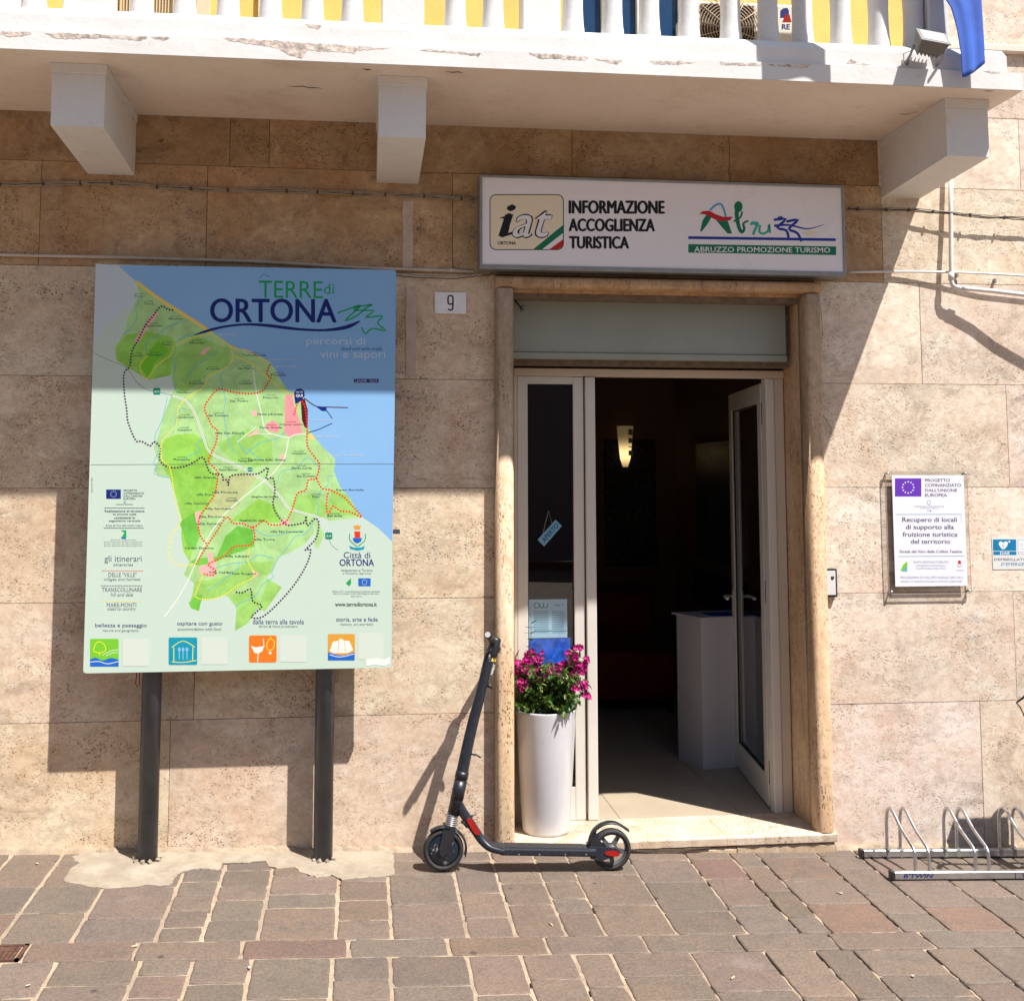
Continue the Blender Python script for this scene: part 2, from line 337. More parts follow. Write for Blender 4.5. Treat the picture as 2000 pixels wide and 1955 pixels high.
class Print:
    """flat print on the plane y=Y; coordinates are read off an enlargement of the photo: px = ox + x / s"""
    def __init__(p, Y, ox=0, oy=0, s=1.0): p.Y = Y; p.ox = ox; p.oy = oy; p.s = s; p.layer = 0; p.mb = MB(); p.mats = []
    def mi(p, m):
        if m not in p.mats: p.mats.append(m)
        return p.mats.index(m)
    def P(p, x, y, l=None): return on(p.ox + x / p.s, p.oy + y / p.s, p.Y) + Vector((0, -0.0000025 * (p.layer if l is None else l), 0))
    def poly(p, pts, m): p.layer += 1; p.mb.flat([p.P(*q) for q in pts], p.mi(m))
    def rect(p, x0, y0, x1, y1, m): p.poly([(x0, y0), (x1, y0), (x1, y1), (x0, y1)], m)
    def rrect(p, x0, y0, x1, y1, r, m):
        pts = []
        for cx, cy, a0 in ((x1 - r, y0 + r, -90), (x1 - r, y1 - r, 0), (x0 + r, y1 - r, 90), (x0 + r, y0 + r, 180)):
            pts += [(cx + r * cos(R(a0 + a)), cy + r * sin(R(a0 + a))) for a in (0, 22, 45, 67, 90)]
        p.poly(pts, m)
    def disc(p, x, y, r, m, n=20, ry=None): p.poly([(x + r * cos(k * tau / n), y + (ry or r) * sin(k * tau / n)) for k in range(n)], m)
    def line(p, pts, w, m, closed=False, new=True):
        if new: p.layer += 1
        pts = smooth(pts, closed) if len(pts) > 2 else pts
        n = len(pts); L = []; Rr = []
        for i, (x, y) in enumerate(pts):
            a = pts[i - 1] if (i or closed) else pts[i]; b = pts[(i + 1) % n] if (i < n - 1 or closed) else pts[i]
            dx, dy = b[0] - a[0], b[1] - a[1]; d = math.hypot(dx, dy) or 1; ww = (w if not callable(w) else w(i / (n - 1))) / 2
            L.append(p.P(x - dy / d * ww, y + dx / d * ww)); Rr.append(p.P(x + dy / d * ww, y - dx / d * ww))
        fs = [[i, (i + 1) % n, n + (i + 1) % n, n + i] for i in range(n if closed else n - 1)]
        p.mb.add(L + Rr, fs, p.mi(m))
    def dots(p, pts, w, gap, m):
        p.layer += 1; pts = smooth(pts, False, 4); acc = 0
        for (x0, y0), (x1, y1) in zip(pts, pts[1:]):
            d = math.hypot(x1 - x0, y1 - y0)
            while acc < d:
                x = x0 + (x1 - x0) * acc / d; y = y0 + (y1 - y0) * acc / d; h = w / 2
                p.mb.add([p.P(x - h, y), p.P(x, y - h), p.P(x + h, y), p.P(x, y + h)], [[0, 1, 2, 3]], p.mi(m)); acc += gap
            acc -= d
    def text(p, s, x0, y0, x1, y1, m, tilt=0, offset=0.0, **k):
        h = abs(y1 - y0); b = offset * h * 1.7; L0 = p.layer   # heavier type: strokes overprinted with tiny shifts
        p.layer += 1
        for dx, dy in ((-b, 0), (b, 0), (0, -b * .5), (0, b * .5), (-b * .5, 0), (b * .5, 0))[:6 if offset > .018 else 4 if offset > .008 else 1]:
            if offset <= .008: dx = dy = 0
            put_text(p.mb, s, (p.P(x0 + b + dx, y1 + dy), p.P(x1 - b + dx, y1 + tilt + dy), p.P(x0 + b + dx, y0 + dy)), p.mi(m), **k); p.layer += 1
        p.layer = L0 + (7 if getattr(p, 'keep', False) else 1)
    def ctext(p, s, cx, y0, h, m, asp=.56, **k):
        wd = len(s) * h * asp / 2; p.text(s, cx - wd, y0, cx + wd, y0 + h, m, **k)
    def stars(p, cx, cy, r, rs, m):
        p.layer += 1
        for k in range(12):
            a = k * tau / 12; x = cx + r * cos(a); y = cy + r * sin(a)
            pts = [(x + (rs if j % 2 == 0 else rs * .42) * sin(j * pi / 5), y - (rs if j % 2 == 0 else rs * .42) * cos(j * pi / 5)) for j in range(10)]
            p.mb.flat([p.P(*q) for q in pts], p.mi(m))
    def build(p, name, parent): return p.mb.build(name, p.mats, parent, recalc=False)
def smooth(pts, closed=False, n=3):
    out = []; m = len(pts)
    for i in range(m if closed else m - 1):
        p0 = pts[(i - 1) % m] if (closed or i) else pts[0]; p1 = pts[i]; p2 = pts[(i + 1) % m]; p3 = pts[(i + 2) % m] if (closed or i < m - 2) else pts[-1]
        for k in range(n):
            t = k / n
            out.append(tuple(.5 * ((2 * p1[j]) + (-p0[j] + p2[j]) * t + (2 * p0[j] - 5 * p1[j] + 4 * p2[j] - p3[j]) * t * t + (-p0[j] + 3 * p1[j] - 3 * p2[j] + p3[j]) * t ** 3) for j in range(2)))
    if not closed: out.append(tuple(pts[-1]))
    return out

# ================================================================ GROUND
xs = [-40, -20, -10, -6, -4] + [-3 + i * .05 for i in range(0, 161)] + [6, 8, 12, 20, 40]
ys = [-45, -25, -12, -8, -5, -4] + [-3 + i * .05 for i in range(0, 62)] + [.3, 1, 5, 12, 40]
rr = random.Random(3)
def gapdepth(x, y):
    if not (-3 < x < 5 and -3 < y < .1): return .03
    if abs(y) < .10: return .004
    deep = max(0, min(1, (x - 1.2) / 1.2))
    return .0005 + (.013 if rr.random() < .05 + .60 * deep else .0) * (.5 + rr.random()) + rr.random() * .0015
g = MB(); vs = [(x, y, gz(x, y) - gapdepth(x, y)) for y in ys for x in xs]; nx = len(xs)
for j in range(len(ys) - 1):
    for i in range(nx - 1):
        near = -3 < xs[i] < 5 and -2.0 < ys[j] < .2
        g.f.append([j * nx + i, j * nx + i + 1, (j + 1) * nx + i + 1, (j + 1) * nx + i]); g.m.append(0 if near else 1); g.s.append(False)
g.v = vs
ground = g.build('ground', [M['mortar'], M['far_paving']], recalc=False); tag(ground, kind='structure')

def stone(x0, x1, y0, y1, rs, lift=0.0):
    """one paving stone: jittered outline, rounded arris, slightly proud of the mortar"""
    gx = (.0062 if (x0 + x1) / 2 < .9 else .0028) + rs.random() * .0022; gap = .0020 + rs.random() * .0016; x0 += gx; x1 -= gx; y0 += gap; y1 -= gap
    if x1 - x0 < .03 or y1 - y0 < .03: return
    out = []; st = .030
    def edge(ax, ay, bx, by):
        n = max(2, int(math.hypot(bx - ax, by - ay) / st))
        for i in range(n):
            t = i / n; j = .0 if i == 0 else 1
            out.append((ax + (bx - ax) * t + (rs.random() - .5) * .0038 * j, ay + (by - ay) * t + (rs.random() - .5) * .0038 * j))
    c = .003 + rs.random() * .005
    edge(x0 + c, y0, x1 - c, y0); edge(x1, y0 + c, x1, y1 - c); edge(x1 - c, y1, x0 + c, y1); edge(x0, y1 - c, x0, y0 + c)
    cx, cy = (x0 + x1) / 2, (y0 + y1) / 2; n = len(out); tz = .0012 + rs.random() * .0032 + lift; sx = (rs.random() - .5) * .008; sy = (rs.random() - .5) * .006
    def Z(x, y): return gz(x, y) + tz + sx * (x - cx) + sy * (y - cy)
    def ins(k, e): return (out[k][0] + (cx - out[k][0]) / max(.05, math.hypot(out[k][0] - cx, out[k][1] - cy)) * e, out[k][1] + (cy - out[k][1]) / max(.05, math.hypot(out[k][0] - cx, out[k][1] - cy)) * e)
    b = []; b += [(x, y, Z(x, y) - .03) for x, y in out]; b += [(x, y, Z(x, y) - .003) for x, y in out]
    i1 = [ins(k, .004) for k in range(n)]; i2 = [ins(k, .011) for k in range(n)]
    b += [(x, y, Z(x, y) - .0008) for x, y in i1]; b += [(x, y, Z(x, y)) for x, y in i2]
    mb = MB(); fs = [[r * n + k, r * n + (k + 1) % n, (r + 1) * n + (k + 1) % n, (r + 1) * n + k] for r in range(3) for k in range(n)]
    mb.add(b, fs, 0, True); mb.add(b[3 * n:], [list(range(n))], 0, False)
    o = mb.build('paving_stone', M['pave'], ground); k = .76 + rs.random() * .15
    o.color = (k, k * (.965 + rs.random() * .045), k * (.95 + rs.random() * .07), 1); return o
YA, YB = -0.965, -1.118      # the long-stone strip parallel to the wall
rs = random.Random(11)
def band(cols, ytop, ybot, top_y):
    for (pa, pb, cuts) in cols:
        x0 = gr(pa, top_y).x; x1 = gr(pb, top_y).x; xm = (pa + pb) / 2
        ycut = sorted([y if isinstance(y, float) and y < 0 else gr(xm, y).y for y in cuts], reverse=True)
        e = [ytop] + ycut + [ybot]
        for a, b in zip(e, e[1:]): stone(x0, x1, b, a, rs)
top = [(-420, -250, [1740, 1790]), (-250, -120, [1720, 1765]), (-120, 0, [1735, 1785]), (0, 141, [1690, 1731, 1783]), (141, 303, [1686, 1734, 1795]), (303, 393, [1698, 1722, 1750, 1780, 1811]), (393, 503, [1700, 1731, 1758, 1798]),
       (503, 655, [1710, 1746, 1773]), (655, 765, [1688, 1721, 1758, 1797]), (765, 914, [1682, 1708, 1765]), (914, 1010, [1680, 1744, 1791]), (1010, 1110, [1682, 1725, 1767]),
       (1110, 1187, [1680, 1721, 1755, 1784]), (1187, 1329, [1676, 1709, 1768]), (1329, 1470, [1680, 1723, 1781]), (1470, 1575, [1678, 1715, 1768]), (1575, 1639, [1692, 1740, 1791]), (1639, 1783, [1674, 1717, 1765]),
       (1783, 1878, [1670, 1696, 1746, 1784]), (1878, 2010, [1674, 1728, 1770]), (2010, 2110, [1700, 1751, 1790]), (2110, 2230, [1730, 1780]), (2230, 2330, [1700, 1760]), (2330, 2450, [1730, 1775])]
band(top, -.035, YA, 1835)
sx = [-420, -230, 48, 262, 470, 680, 879, 1074, 1270, 1462, 1650, 1842, 2040, 2240, 2440]
for a, b in zip(sx, sx[1:]):
    if b <= 48: continue
    stone(gr(a, 1862).x, gr(b, 1862).x, YB, YA, rs)
low = [(-300, -120, [1920, -1.62]), (-120, 0, [1915, 1950, -1.7]), (0, 108, [1949, -1.66]), (108, 272, [1925, -1.5, -1.78]), (272, 375, [1905, 1948, -1.6]), (375, 490, [1921, -1.5, -1.75]), (490, 649, [1951, -1.68]), (649, 762, [1914, -1.45, -1.72]),
       (762, 916, [1926, -1.55]), (916, 1023, [1942, -1.6]), (1023, 1128, [1913, -1.5, -1.8]), (1128, 1205, [1928, -1.6]), (1205, 1362, [1908, -1.5]), (1362, 1513, [1936, -1.62]), (1513, 1616, [1948, -1.7]), (1616, 1693, [-1.5]),
       (1693, 1842, [1905, -1.5]), (1842, 1939, [1922, -1.6]), (1939, 2060, [1915, -1.45]), (2060, 2180, [1940, -1.6]), (2180, 2300, [1920, -1.6])]
band(low, YB, -1.95, 1885)
# cement patch round the sign posts
out = [(270, 148), (300, 170), (262, 200), (250, 238), (330, 250), (420, 262), (560, 248), (650, 252), (670, 222), (700, 200), (760, 190), (830, 196), (850, 172), (930, 170), (1010, 162), (1020, 182), (1060, 192), (1120, 186), (1140, 205), (1200, 222), (1260, 214), (1300, 228), (1380, 222), (1492, 212), (1490, 160), (1492, 112), (1240, 112), (1000, 118), (700, 124), (500, 128), (330, 130)]
pts = [gr(x / 1.948, 1600 + y / 1.948) for x, y in out]; rq = random.Random(5); fine = []
for a, b in zip(pts, pts[1:] + pts[:1]):
    for k in range(5):
        p = a.lerp(b, k / 5); fine.append(Vector((p.x + (rq.random() - .5) * .012, min(p.y + (rq.random() - .5) * .012, -.004), 0)))
mb = MB(); n = len(fine); c = sum(fine, Vector()) / n
mb.flat([(p.x, p.y, gz(p.x, p.y) + .0062) for p in fine])
mb.add([(p.x, p.y, gz(p.x, p.y) + .0062) for p in fine] + [(p.x + (p.x - c.x) * .012, p.y + (p.y - c.y) * .04, gz(p.x, p.y) + .001) for p in fine], [[k, (k + 1) % n, n + (k + 1) % n, n + k] for k in range(n)])
mb.build('cement_patch', M['cement'], ground)
# crumbly mortar line where wall and paving meet
mb = MB(); N = 240; row = []
for i in range(N):
    x = -2.6 + i * 6.8 / N; d = .012 + .016 * rq.random(); h = .012 + .022 * rq.random() * (1.3 if .5 < x < .7 else 1)
    if .66 < x < 2.35: d = .001; h = .001
    z = gz(x, 0); row += [(x, -d - .018, z - .006), (x, -d, z + h * .6), (x, .01, z + h)]
mb.add(row, [[i * 3 + k, (i + 1) * 3 + k, (i + 1) * 3 + k + 1, i * 3 + k + 1] for i in range(N - 1) for k in (0, 1)])
mb.build('mortar_edge', M['mortar'], ground)

M['scrap'] = ink('dirty_paper', (.42, .38, .33))
# small litter: paper scraps and cigarette ends lying on the paving
for i, (px, py, kind) in enumerate(((72, 1689, 'p'), (487, 1893, 'p'), (55, 1928, 'p'), (1783, 1909, 'p'), (262, 1851, 'c'), (1431, 1913, 'c'), (1640, 1747, 'c'), (1076, 1808, 'c'))):
    q_ = gr(px, py); z = gz(q_.x, q_.y) + .0075; a = rs.random() * 6; Mx = Matrix.Translation((q_.x, q_.y, z)) @ Matrix.Rotation(a, 4, 'Z')
    if kind == 'p': o = MB().prism([Mx @ Vector(t_) for t_ in ((-.009, -.004, 0), (.007, -.006, .001), (.010, .002, 0), (.002, .006, .002), (-.007, .004, 0))], (0, 0, .001)).build('paper_scrap', M['scrap'])
    else: o = MB().tube([Mx @ Vector((-.012, 0, 0)), Mx @ Vector((.004, 0, 0)), Mx @ Vector((.013, .001, 0))], .0035, 8).build('cigarette_end', M['sign_cream_early'])
    tag(o, ('torn white paper scrap on the paving ' + ('in front of the left board post', 'below the middle of the map board', 'near the lower left corner', 'in the lower right by the bike rack')[i]) if kind == 'p' else 'cigarette end on the paving ' + ('below the left board post', 'below the doorway in the front row', 'just right of the doorstep', 'below the flower pot')[i - 4], 'litter', 'litter scattered on the paving')

# drain grate
gr_ = empty('drain_grate', 'rusty iron drain grate set in the paving at the left edge', 'drain grate')
mb = MB(); xa, xb = gr(-60, 1862).x, gr(46, 1862).x; z = gz((xa + xb) / 2, -1.04)
for x0, x1, y0, y1 in ((xa, xb, YB + .006, YB + .02), (xa, xb, YA - .02, YA - .006), (xa, xa + .014, YB, YA), (xb - .014, xb, YB + .006, YA - .006)): mb.box(x0, x1, y0, y1, z - .02, z + .004)
M['rust'] = plain('rusty_iron', (.10, .045, .03), .8, var=.4, scale=40, bump=.5, bscale=150, metal=.2)
mb.build('frame', M['rust'], gr_)
bar = None
for i in range(9):
    x = xa + .028 + i * (xb - xa - .05) / 8.5
    if bar is None: bar = MB().box(-.007, .007, YB + .02, YA - .02, -.012, .002).build('bar', M['rust'], gr_); bar.location = (x, 0, z)
    else: o = bar.copy(); COL.objects.link(o); o.parent = gr_; o.location = (x, 0, z)
MB().box(xa + .01, xb - .01, YB + .01, YA - .01, z - .03, z - .018).build('pit', M['soil_gap'], gr_)

# ================================================================ BUILDING
bd = empty('building', 'travertine-faced town building with a white balcony over an open shop doorway', 'building')
DX0, DX1 = .742, 2.262     # clear opening between the jambs
mb = MB(); mb.box(-3.4, .70, .012, .30, -.3, 3.66).box(2.30, 5.2, .012, .30, -.3, 5.4).box(.70, 2.30, .012, .30, 2.64, 3.66)
mb.box(.70, 2.30, .16, .30, 2.318, 2.64)
mb.build('wall_core', plain('grey_brown_grout', (.17, .125, .09), .95, var=.3, scale=25), bd)
def slab(x0, x1, z0, z1, mat, tint, rs):
    g = .0007; x0 += g; x1 -= g; z0 += g; z1 -= g; b = .0013; d = -.0005 - rs.random() * .002
    tl = [(rs.random() - .5) * .0012 for _ in range(4)]
    o = [(x0, z0), (x1, z0), (x1, z1), (x0, z1)]; i = [(x0 + b, z0 + b), (x1 - b, z0 + b), (x1 - b, z1 - b), (x0 + b, z1 - b)]
    vs = [(x, .02, z) for x, z in o] + [(x, .0015, z) for x, z in o] + [(x, d + t, z) for (x, z), t in zip(i, tl)]
    fs = [[r * 4 + k, r * 4 + (k + 1) % 4, (r + 1) * 4 + (k + 1) % 4, (r + 1) * 4 + k] for r in (0, 1) for k in range(4)] + [[8, 9, 10, 11]]
    ob = MB().add(vs, fs).build('stone_slab', mat, bd); ob.color = (*tint, 1); return ob
rs = random.Random(21)
def X(px, py, Y=0.0): return on(px, py, Y).x
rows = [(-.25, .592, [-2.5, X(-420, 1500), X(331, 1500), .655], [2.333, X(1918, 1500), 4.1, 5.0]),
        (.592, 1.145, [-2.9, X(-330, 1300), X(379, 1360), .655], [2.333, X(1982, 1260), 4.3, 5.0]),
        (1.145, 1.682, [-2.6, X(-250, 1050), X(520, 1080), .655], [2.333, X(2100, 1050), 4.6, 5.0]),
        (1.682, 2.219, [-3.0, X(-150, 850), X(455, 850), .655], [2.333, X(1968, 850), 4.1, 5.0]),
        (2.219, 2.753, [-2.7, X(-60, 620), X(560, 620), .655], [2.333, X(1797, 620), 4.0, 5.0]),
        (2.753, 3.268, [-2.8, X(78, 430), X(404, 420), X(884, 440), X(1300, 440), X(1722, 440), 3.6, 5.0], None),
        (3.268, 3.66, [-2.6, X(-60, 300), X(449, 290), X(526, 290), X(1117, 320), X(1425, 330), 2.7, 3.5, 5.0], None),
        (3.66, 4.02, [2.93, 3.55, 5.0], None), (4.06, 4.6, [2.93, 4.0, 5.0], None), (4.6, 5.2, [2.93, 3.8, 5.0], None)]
for z0, z1, L, Rr in rows:
    for lst in (L, Rr):
        if not lst: continue
        for a, b in zip(lst, lst[1:]):
            xm = (a + b) / 2; k = .91 + rs.random() * .15
            if z0 > 2.7 and xm < 2.6: mat = M['trav_rust_bounce']; k *= 1.0 if z0 < 3.2 else .86
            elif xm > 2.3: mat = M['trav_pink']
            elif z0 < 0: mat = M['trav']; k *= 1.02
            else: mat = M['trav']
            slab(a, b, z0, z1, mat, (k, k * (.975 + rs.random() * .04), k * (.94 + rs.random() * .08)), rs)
mb = MB().box(2.93, 5.0, -.035, .02, 4.02, 4.06, b=.006); mb.build('string_course', M['soffit'], bd)
# repair stripe of pale mortar down the wall and a few fixing holes
mb = MB()
for (x0, y0, x1, y1) in ((787, 393, 806, 523), (793, 560, 812, 735)):
    a, b = on(x0, y0), on(x1, y1); n = 14; L = []
    for i in range(n + 1): z = a.z + (b.z - a.z) * i / n; L.append((a.x + (rs.random() - .5) * .006, z)); 
    for i in range(n, -1, -1): z = a.z + (b.z - a.z) * i / n; L.append((b.x + (rs.random() - .5) * .006, z))
    mb.prism([(x, -.0048, z) for x, z in L], (0, .004, 0))
mb.build('repair_strip', plain('pale_repair_mortar', (.52, .42, .34), .95, var=.12, scale=20, bump=.5), bd)

# rounded travertine door surround
def bull(n=14):  # profile across the jamb: (offset across, Y)
    w2, pr = .0455, .078; P_ = [(-w2, .02), (-w2, -.012)]
    for i in range(n + 1):
        a = pi - pi * i / n; P_.append((w2 * math.copysign(abs(cos(a)) ** .62, cos(a)), -.022 - (pr - .022) * abs(sin(a)) ** .62))
    return P_ + [(w2, -.012)]
def jamb(xc, z0, z1, inner):
    P_ = bull(); P_ = [(x, y) for x, y in P_]
    if inner > 0: P_ = P_ + [(inner_x - xc, .26), (-.02, .26)] if False else P_
    mb = MB(); n = len(P_); mb.add([(xc + x, y, z0) for x, y in P_] + [(xc + x, y, z1) for x, y in P_], [[k, (k + 1) % n, n + (k + 1) % n, n + k] for k in range(n)], 0, True)
    mb.add([(xc + x, y, z1) for x, y in P_], [list(range(n))]); return mb
mb = jamb(.697, -.045, 2.672, 0); mb.box(.70, .742, -.012, .30, -.045, 2.672); mb.build('door_jamb', M['jamb'], bd)
mb = jamb(2.2925, -.0095, 2.672, 0); mb.box(2.255, 2.30, -.012, .30, -.0095, 2.672); o = mb.build('door_jamb', M['jamb'], bd); o.color = (1.0, .93, .86, 1)
mb = MB(); P_ = bull(); n = len(P_); zc = 2.7065
mb.add([(.6515, y, zc + x * .72) for x, y in P_] + [(2.338, y, zc + x * .72) for x, y in P_], [[k, (k + 1) % n, n + (k + 1) % n, n + k] for k in range(n)], 0, True)
mb.add([(.6515, y, zc + x * .72) for x, y in P_], [list(range(n))]).add([(2.338, y, zc + x * .72) for x, y in P_], [list(range(n))])
mb.box(.742, 2.255, -.01, .16, 2.664, 2.70); o = mb.build('door_lintel', M['jamb'], bd); o.color = (.98, .86, .72, 1)

# threshold: two courses of travertine with a joint and a chipped lower edge
def step_slab(x0, x1, y0, y1, z0, z1, chip=0.0, lo=None):
    N = max(6, int((x1 - x0) / .035)); T = []; B = []
    for i in range(N + 1):
        x = x0 + (x1 - x0) * i / N; j = (rs.random() - .5) * .005
        ch = 0
        if chip and 1.35 < x < 1.62: ch = chip * math.exp(-((x - 1.5) / .07) ** 2)
        zz0 = lo(x) if lo else z0
        T.append([(x, y1, z1), (x, y0 + .010, z1), (x, y0 + .003 + j, z1 - .004), (x, y0 + j, z1 - .010), (x, y0 + j + .002, zz0 + .006 + ch), (x, y0 + .012 + j, zz0 + ch), (x, y1, zz0)])
    m = 7; mb = MB(); mb.add([p for r in T for p in r], [[i * m + k, (i + 1) * m + k, (i + 1) * m + (k + 1) % m, i * m + (k + 1) % m] for i in range(N) for k in range(m)])
    mb.add(T[0], [list(range(m))]).add(T[-1], [list(range(m))[::-1]]); return mb
xj = X(1418, 1630, -.06)
o = step_slab(.744, xj - .001, -.078, .262, -.058, -.010, .0).build('threshold_stone', M['step'], bd)
o = step_slab(xj + .001, 2.344, -.078, .262, -.058, -.010).build('threshold_stone', M['step'], bd); o.color = (1.04, 1.05, 1.08, 1)
xa = X(1440, 1655, -.07)
for a, b in ((.744, xa - .0015), (xa + .0015, 2.335)):
    step_slab(a, b, -.068, .1, -.2, -.0615 if a > 1 else -.066, 0).build('threshold_stone', M['step'], bd).color = (.80, .74, .66, 1)
mb = MB(); mb.prism([(1.28, -.0785, -.058), (1.36, -.0785, -.068), (1.43, -.0785, -.079), (1.52, -.0785, -.080), (1.60, -.0785, -.066), (1.70, -.0785, -.059)], (0, .012, 0)); mb.build('broken_edge', M['soil_gap'], bd)

# ---- interior room seen through the door
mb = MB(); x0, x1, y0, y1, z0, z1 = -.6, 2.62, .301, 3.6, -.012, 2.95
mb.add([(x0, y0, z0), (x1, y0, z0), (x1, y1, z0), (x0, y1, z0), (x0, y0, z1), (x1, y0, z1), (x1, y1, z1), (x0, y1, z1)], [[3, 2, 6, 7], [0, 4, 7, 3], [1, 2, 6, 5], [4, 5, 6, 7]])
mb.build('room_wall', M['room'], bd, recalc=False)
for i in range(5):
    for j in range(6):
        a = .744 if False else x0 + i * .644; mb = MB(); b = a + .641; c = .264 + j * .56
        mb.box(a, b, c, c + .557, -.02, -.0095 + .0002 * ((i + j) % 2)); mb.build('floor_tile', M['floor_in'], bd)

# ---- shutter box, door frame, leaves
def box_part(name, x0, x1, y0, y1, z0, z1, mat, par=bd, b=.003): return MB().box(x0, x1, y0, y1, z0, z1, b=b).build(name, mat, par)
SY = .12
zs0 = on(1200, 703, SY).z; zs1 = on(1200, 690, SY).z
sb = box_part('shutter_box', .744, X(1535, 650, SY), SY, SY + .035, zs1, 2.663, M['shutter'])
box_part('shutter_flange', .744, X(1536, 700, SY), SY - .012, SY + .03, zs0, zs1 - .002, M['shutter'])
DY = .25
dfz = on(1300, 737, DY).z
fr = box_part('door_frame', X(1004, 728, DY), X(1531, 728, DY), DY, DY + .05, dfz, on(1300, 722, DY).z, M['white_alu_bounce'])
xr0, xr1, xr2 = X(1494, 740, DY), X(1511, 740, DY), X(1530, 740, DY)
MB().box(X(1004, 900, DY), X(1010, 900, DY), DY + .002, DY + .05, -.009, dfz - .001, b=.002).build('door_frame_post', M['white_alu_bounce'], bd)
MB().box(xr1 + .0005, xr2, DY + .004, DY + .06, -.009, dfz - .001, b=.003).build('door_frame_post', M['white_alu_bounce'], bd)
MB().box(xr0, xr1 - .0015, DY - .004, DY + .06, -.009, dfz - .001, b=.004).build('door_frame_post', M['white_alu'], bd)
# fixed side light
la, lb = X(1010, 900, DY), X(1141, 900, DY); lz0, lz1 = -.009, dfz - .002
ga, gb = X(1031, 900, DY), X(1120, 900, DY); gz0, gz1 = on(1070, 1539, DY).z, on(1070, 750, DY).z
mb = MB(); mb.box(la + .001, ga, DY + .003, DY + .05, lz0, lz1, b=.004).box(gb, lb - .001, DY + .003, DY + .05, lz0, lz1, b=.004).box(ga, gb, DY + .004, DY + .049, gz1, lz1, b=.002).box(ga, gb, DY + .004, DY + .049, lz0, gz0, b=.002)
side = mb.build('side_light', M['white_alu'], bd)
mb = MB(); t = .004
mb.box(ga - .0005, ga + t, DY + .012, DY + .03, gz0, gz1).box(gb - t, gb + .0005, DY + .012, DY + .03, gz0, gz1).box(ga + t, gb - t, DY + .012, DY + .03, gz1 - t, gz1 + .0005).box(ga + t, gb - t, DY + .012, DY + .03, gz0 - .0005, gz0 + t)
mb.build('gasket', M['gasket'], side)
MB().add([(ga + .002, DY + .02, gz0 + .002), (gb - .002, DY + .02, gz0 + .002), (gb - .002, DY + .02, gz1 - .002), (ga + .002, DY + .02, gz1 - .002)], [[0, 1, 2, 3]]).build('pane', M['glass'], side, recalc=False)
pa_, pb_ = X(1143, 900, DY), X(1162.5, 900, DY)
MB().box(pa_, pb_, DY - .012, DY + .05, -.009, dfz - .0025, b=.005).build('meeting_stile', M['white_alu'], bd)
# open right-hand leaf: swings into the room
h0 = Vector((2.150, .335, 0)); h1 = Vector((2.262, 1.19, 0)); dv = (h1 - h0).normalized(); nv = Vector((dv.y, -dv.x, 0)); Lw = (h1 - h0).length
ML = Matrix(((dv.x, nv.x, 0, h0.x), (dv.y, nv.y, 0, h0.y), (0, 0, 1, 0), (0, 0, 0, 1)))
lt = .052; LZ = dfz - .02; mb = MB(); sw = .085
mb.box(0, sw, 0, lt, .0, LZ, b=.004, M=ML).box(Lw - sw, Lw, 0, lt, .0, LZ, b=.004, M=ML).box(sw, Lw - sw, .001, lt - .001, 0, .155, b=.002, M=ML).box(sw, Lw - sw, .001, lt - .001, LZ - .105, LZ, b=.002, M=ML)
leaf = mb.build('door_leaf', M['white_alu'], bd)
MB().add([ML @ Vector(p) for p in ((sw, lt * .4, .155), (Lw - sw, lt * .4, .155), (Lw - sw, lt * .4, LZ - .105), (sw, lt * .4, LZ - .105))], [[0, 1, 2, 3]]).build('pane', M['glass'], leaf, recalc=False)
mb = MB(); t = .006
for a0, a1, c0, c1 in ((sw - .001, sw + t, .155, LZ - .105), (Lw - sw - t, Lw - sw + .001, .155, LZ - .105), (sw, Lw - sw, .154, .155 + t), (sw, Lw - sw, LZ - .105 - t, LZ - .104)): mb.box(a0, a1, .008, .018, c0, c1, M=ML)
mb.build('gasket', M['gasket'], leaf)
mb = MB()
for gx in (.012, .024, .040): mb.box(-.0015, .002, gx, gx + .003, .02, LZ - .02, M=ML)
for zc_ in (.18, 1.12, 2.08): mb.box(-.004, .001, .004, .008, zc_ - .06, zc_ + .06, M=ML)
mb.build('edge_seal', M['gasket'], leaf)
mb = MB()
for zc_ in (.2, 1.1, 2.1): mb.box(-.016, -.003, .012, .046, zc_ - .045, zc_ + .045, b=.003, M=ML)
mb.build('hinge', M['white_alu'], leaf)
hz = on(1425, 1166, 1.1).z; mb = MB()
for sgn in (-1, 1):
    y = -.004 if sgn < 0 else lt + .004
    mb.box(Lw - .062, Lw - .026, min(y, y - .001 * sgn) - .003, y + .003, hz - .11, hz + .035, b=.002, M=ML)
    mb.tube([ML @ Vector((Lw - .044, y, hz)), ML @ Vector((Lw - .044, y + .048 * sgn, hz)), ML @ Vector((Lw - .055, y + .052 * sgn, hz)), ML @ Vector((Lw - .15, y + .052 * sgn, hz - .004))], .0095, 10)
mb.build('handle', M['white_alu'], leaf)

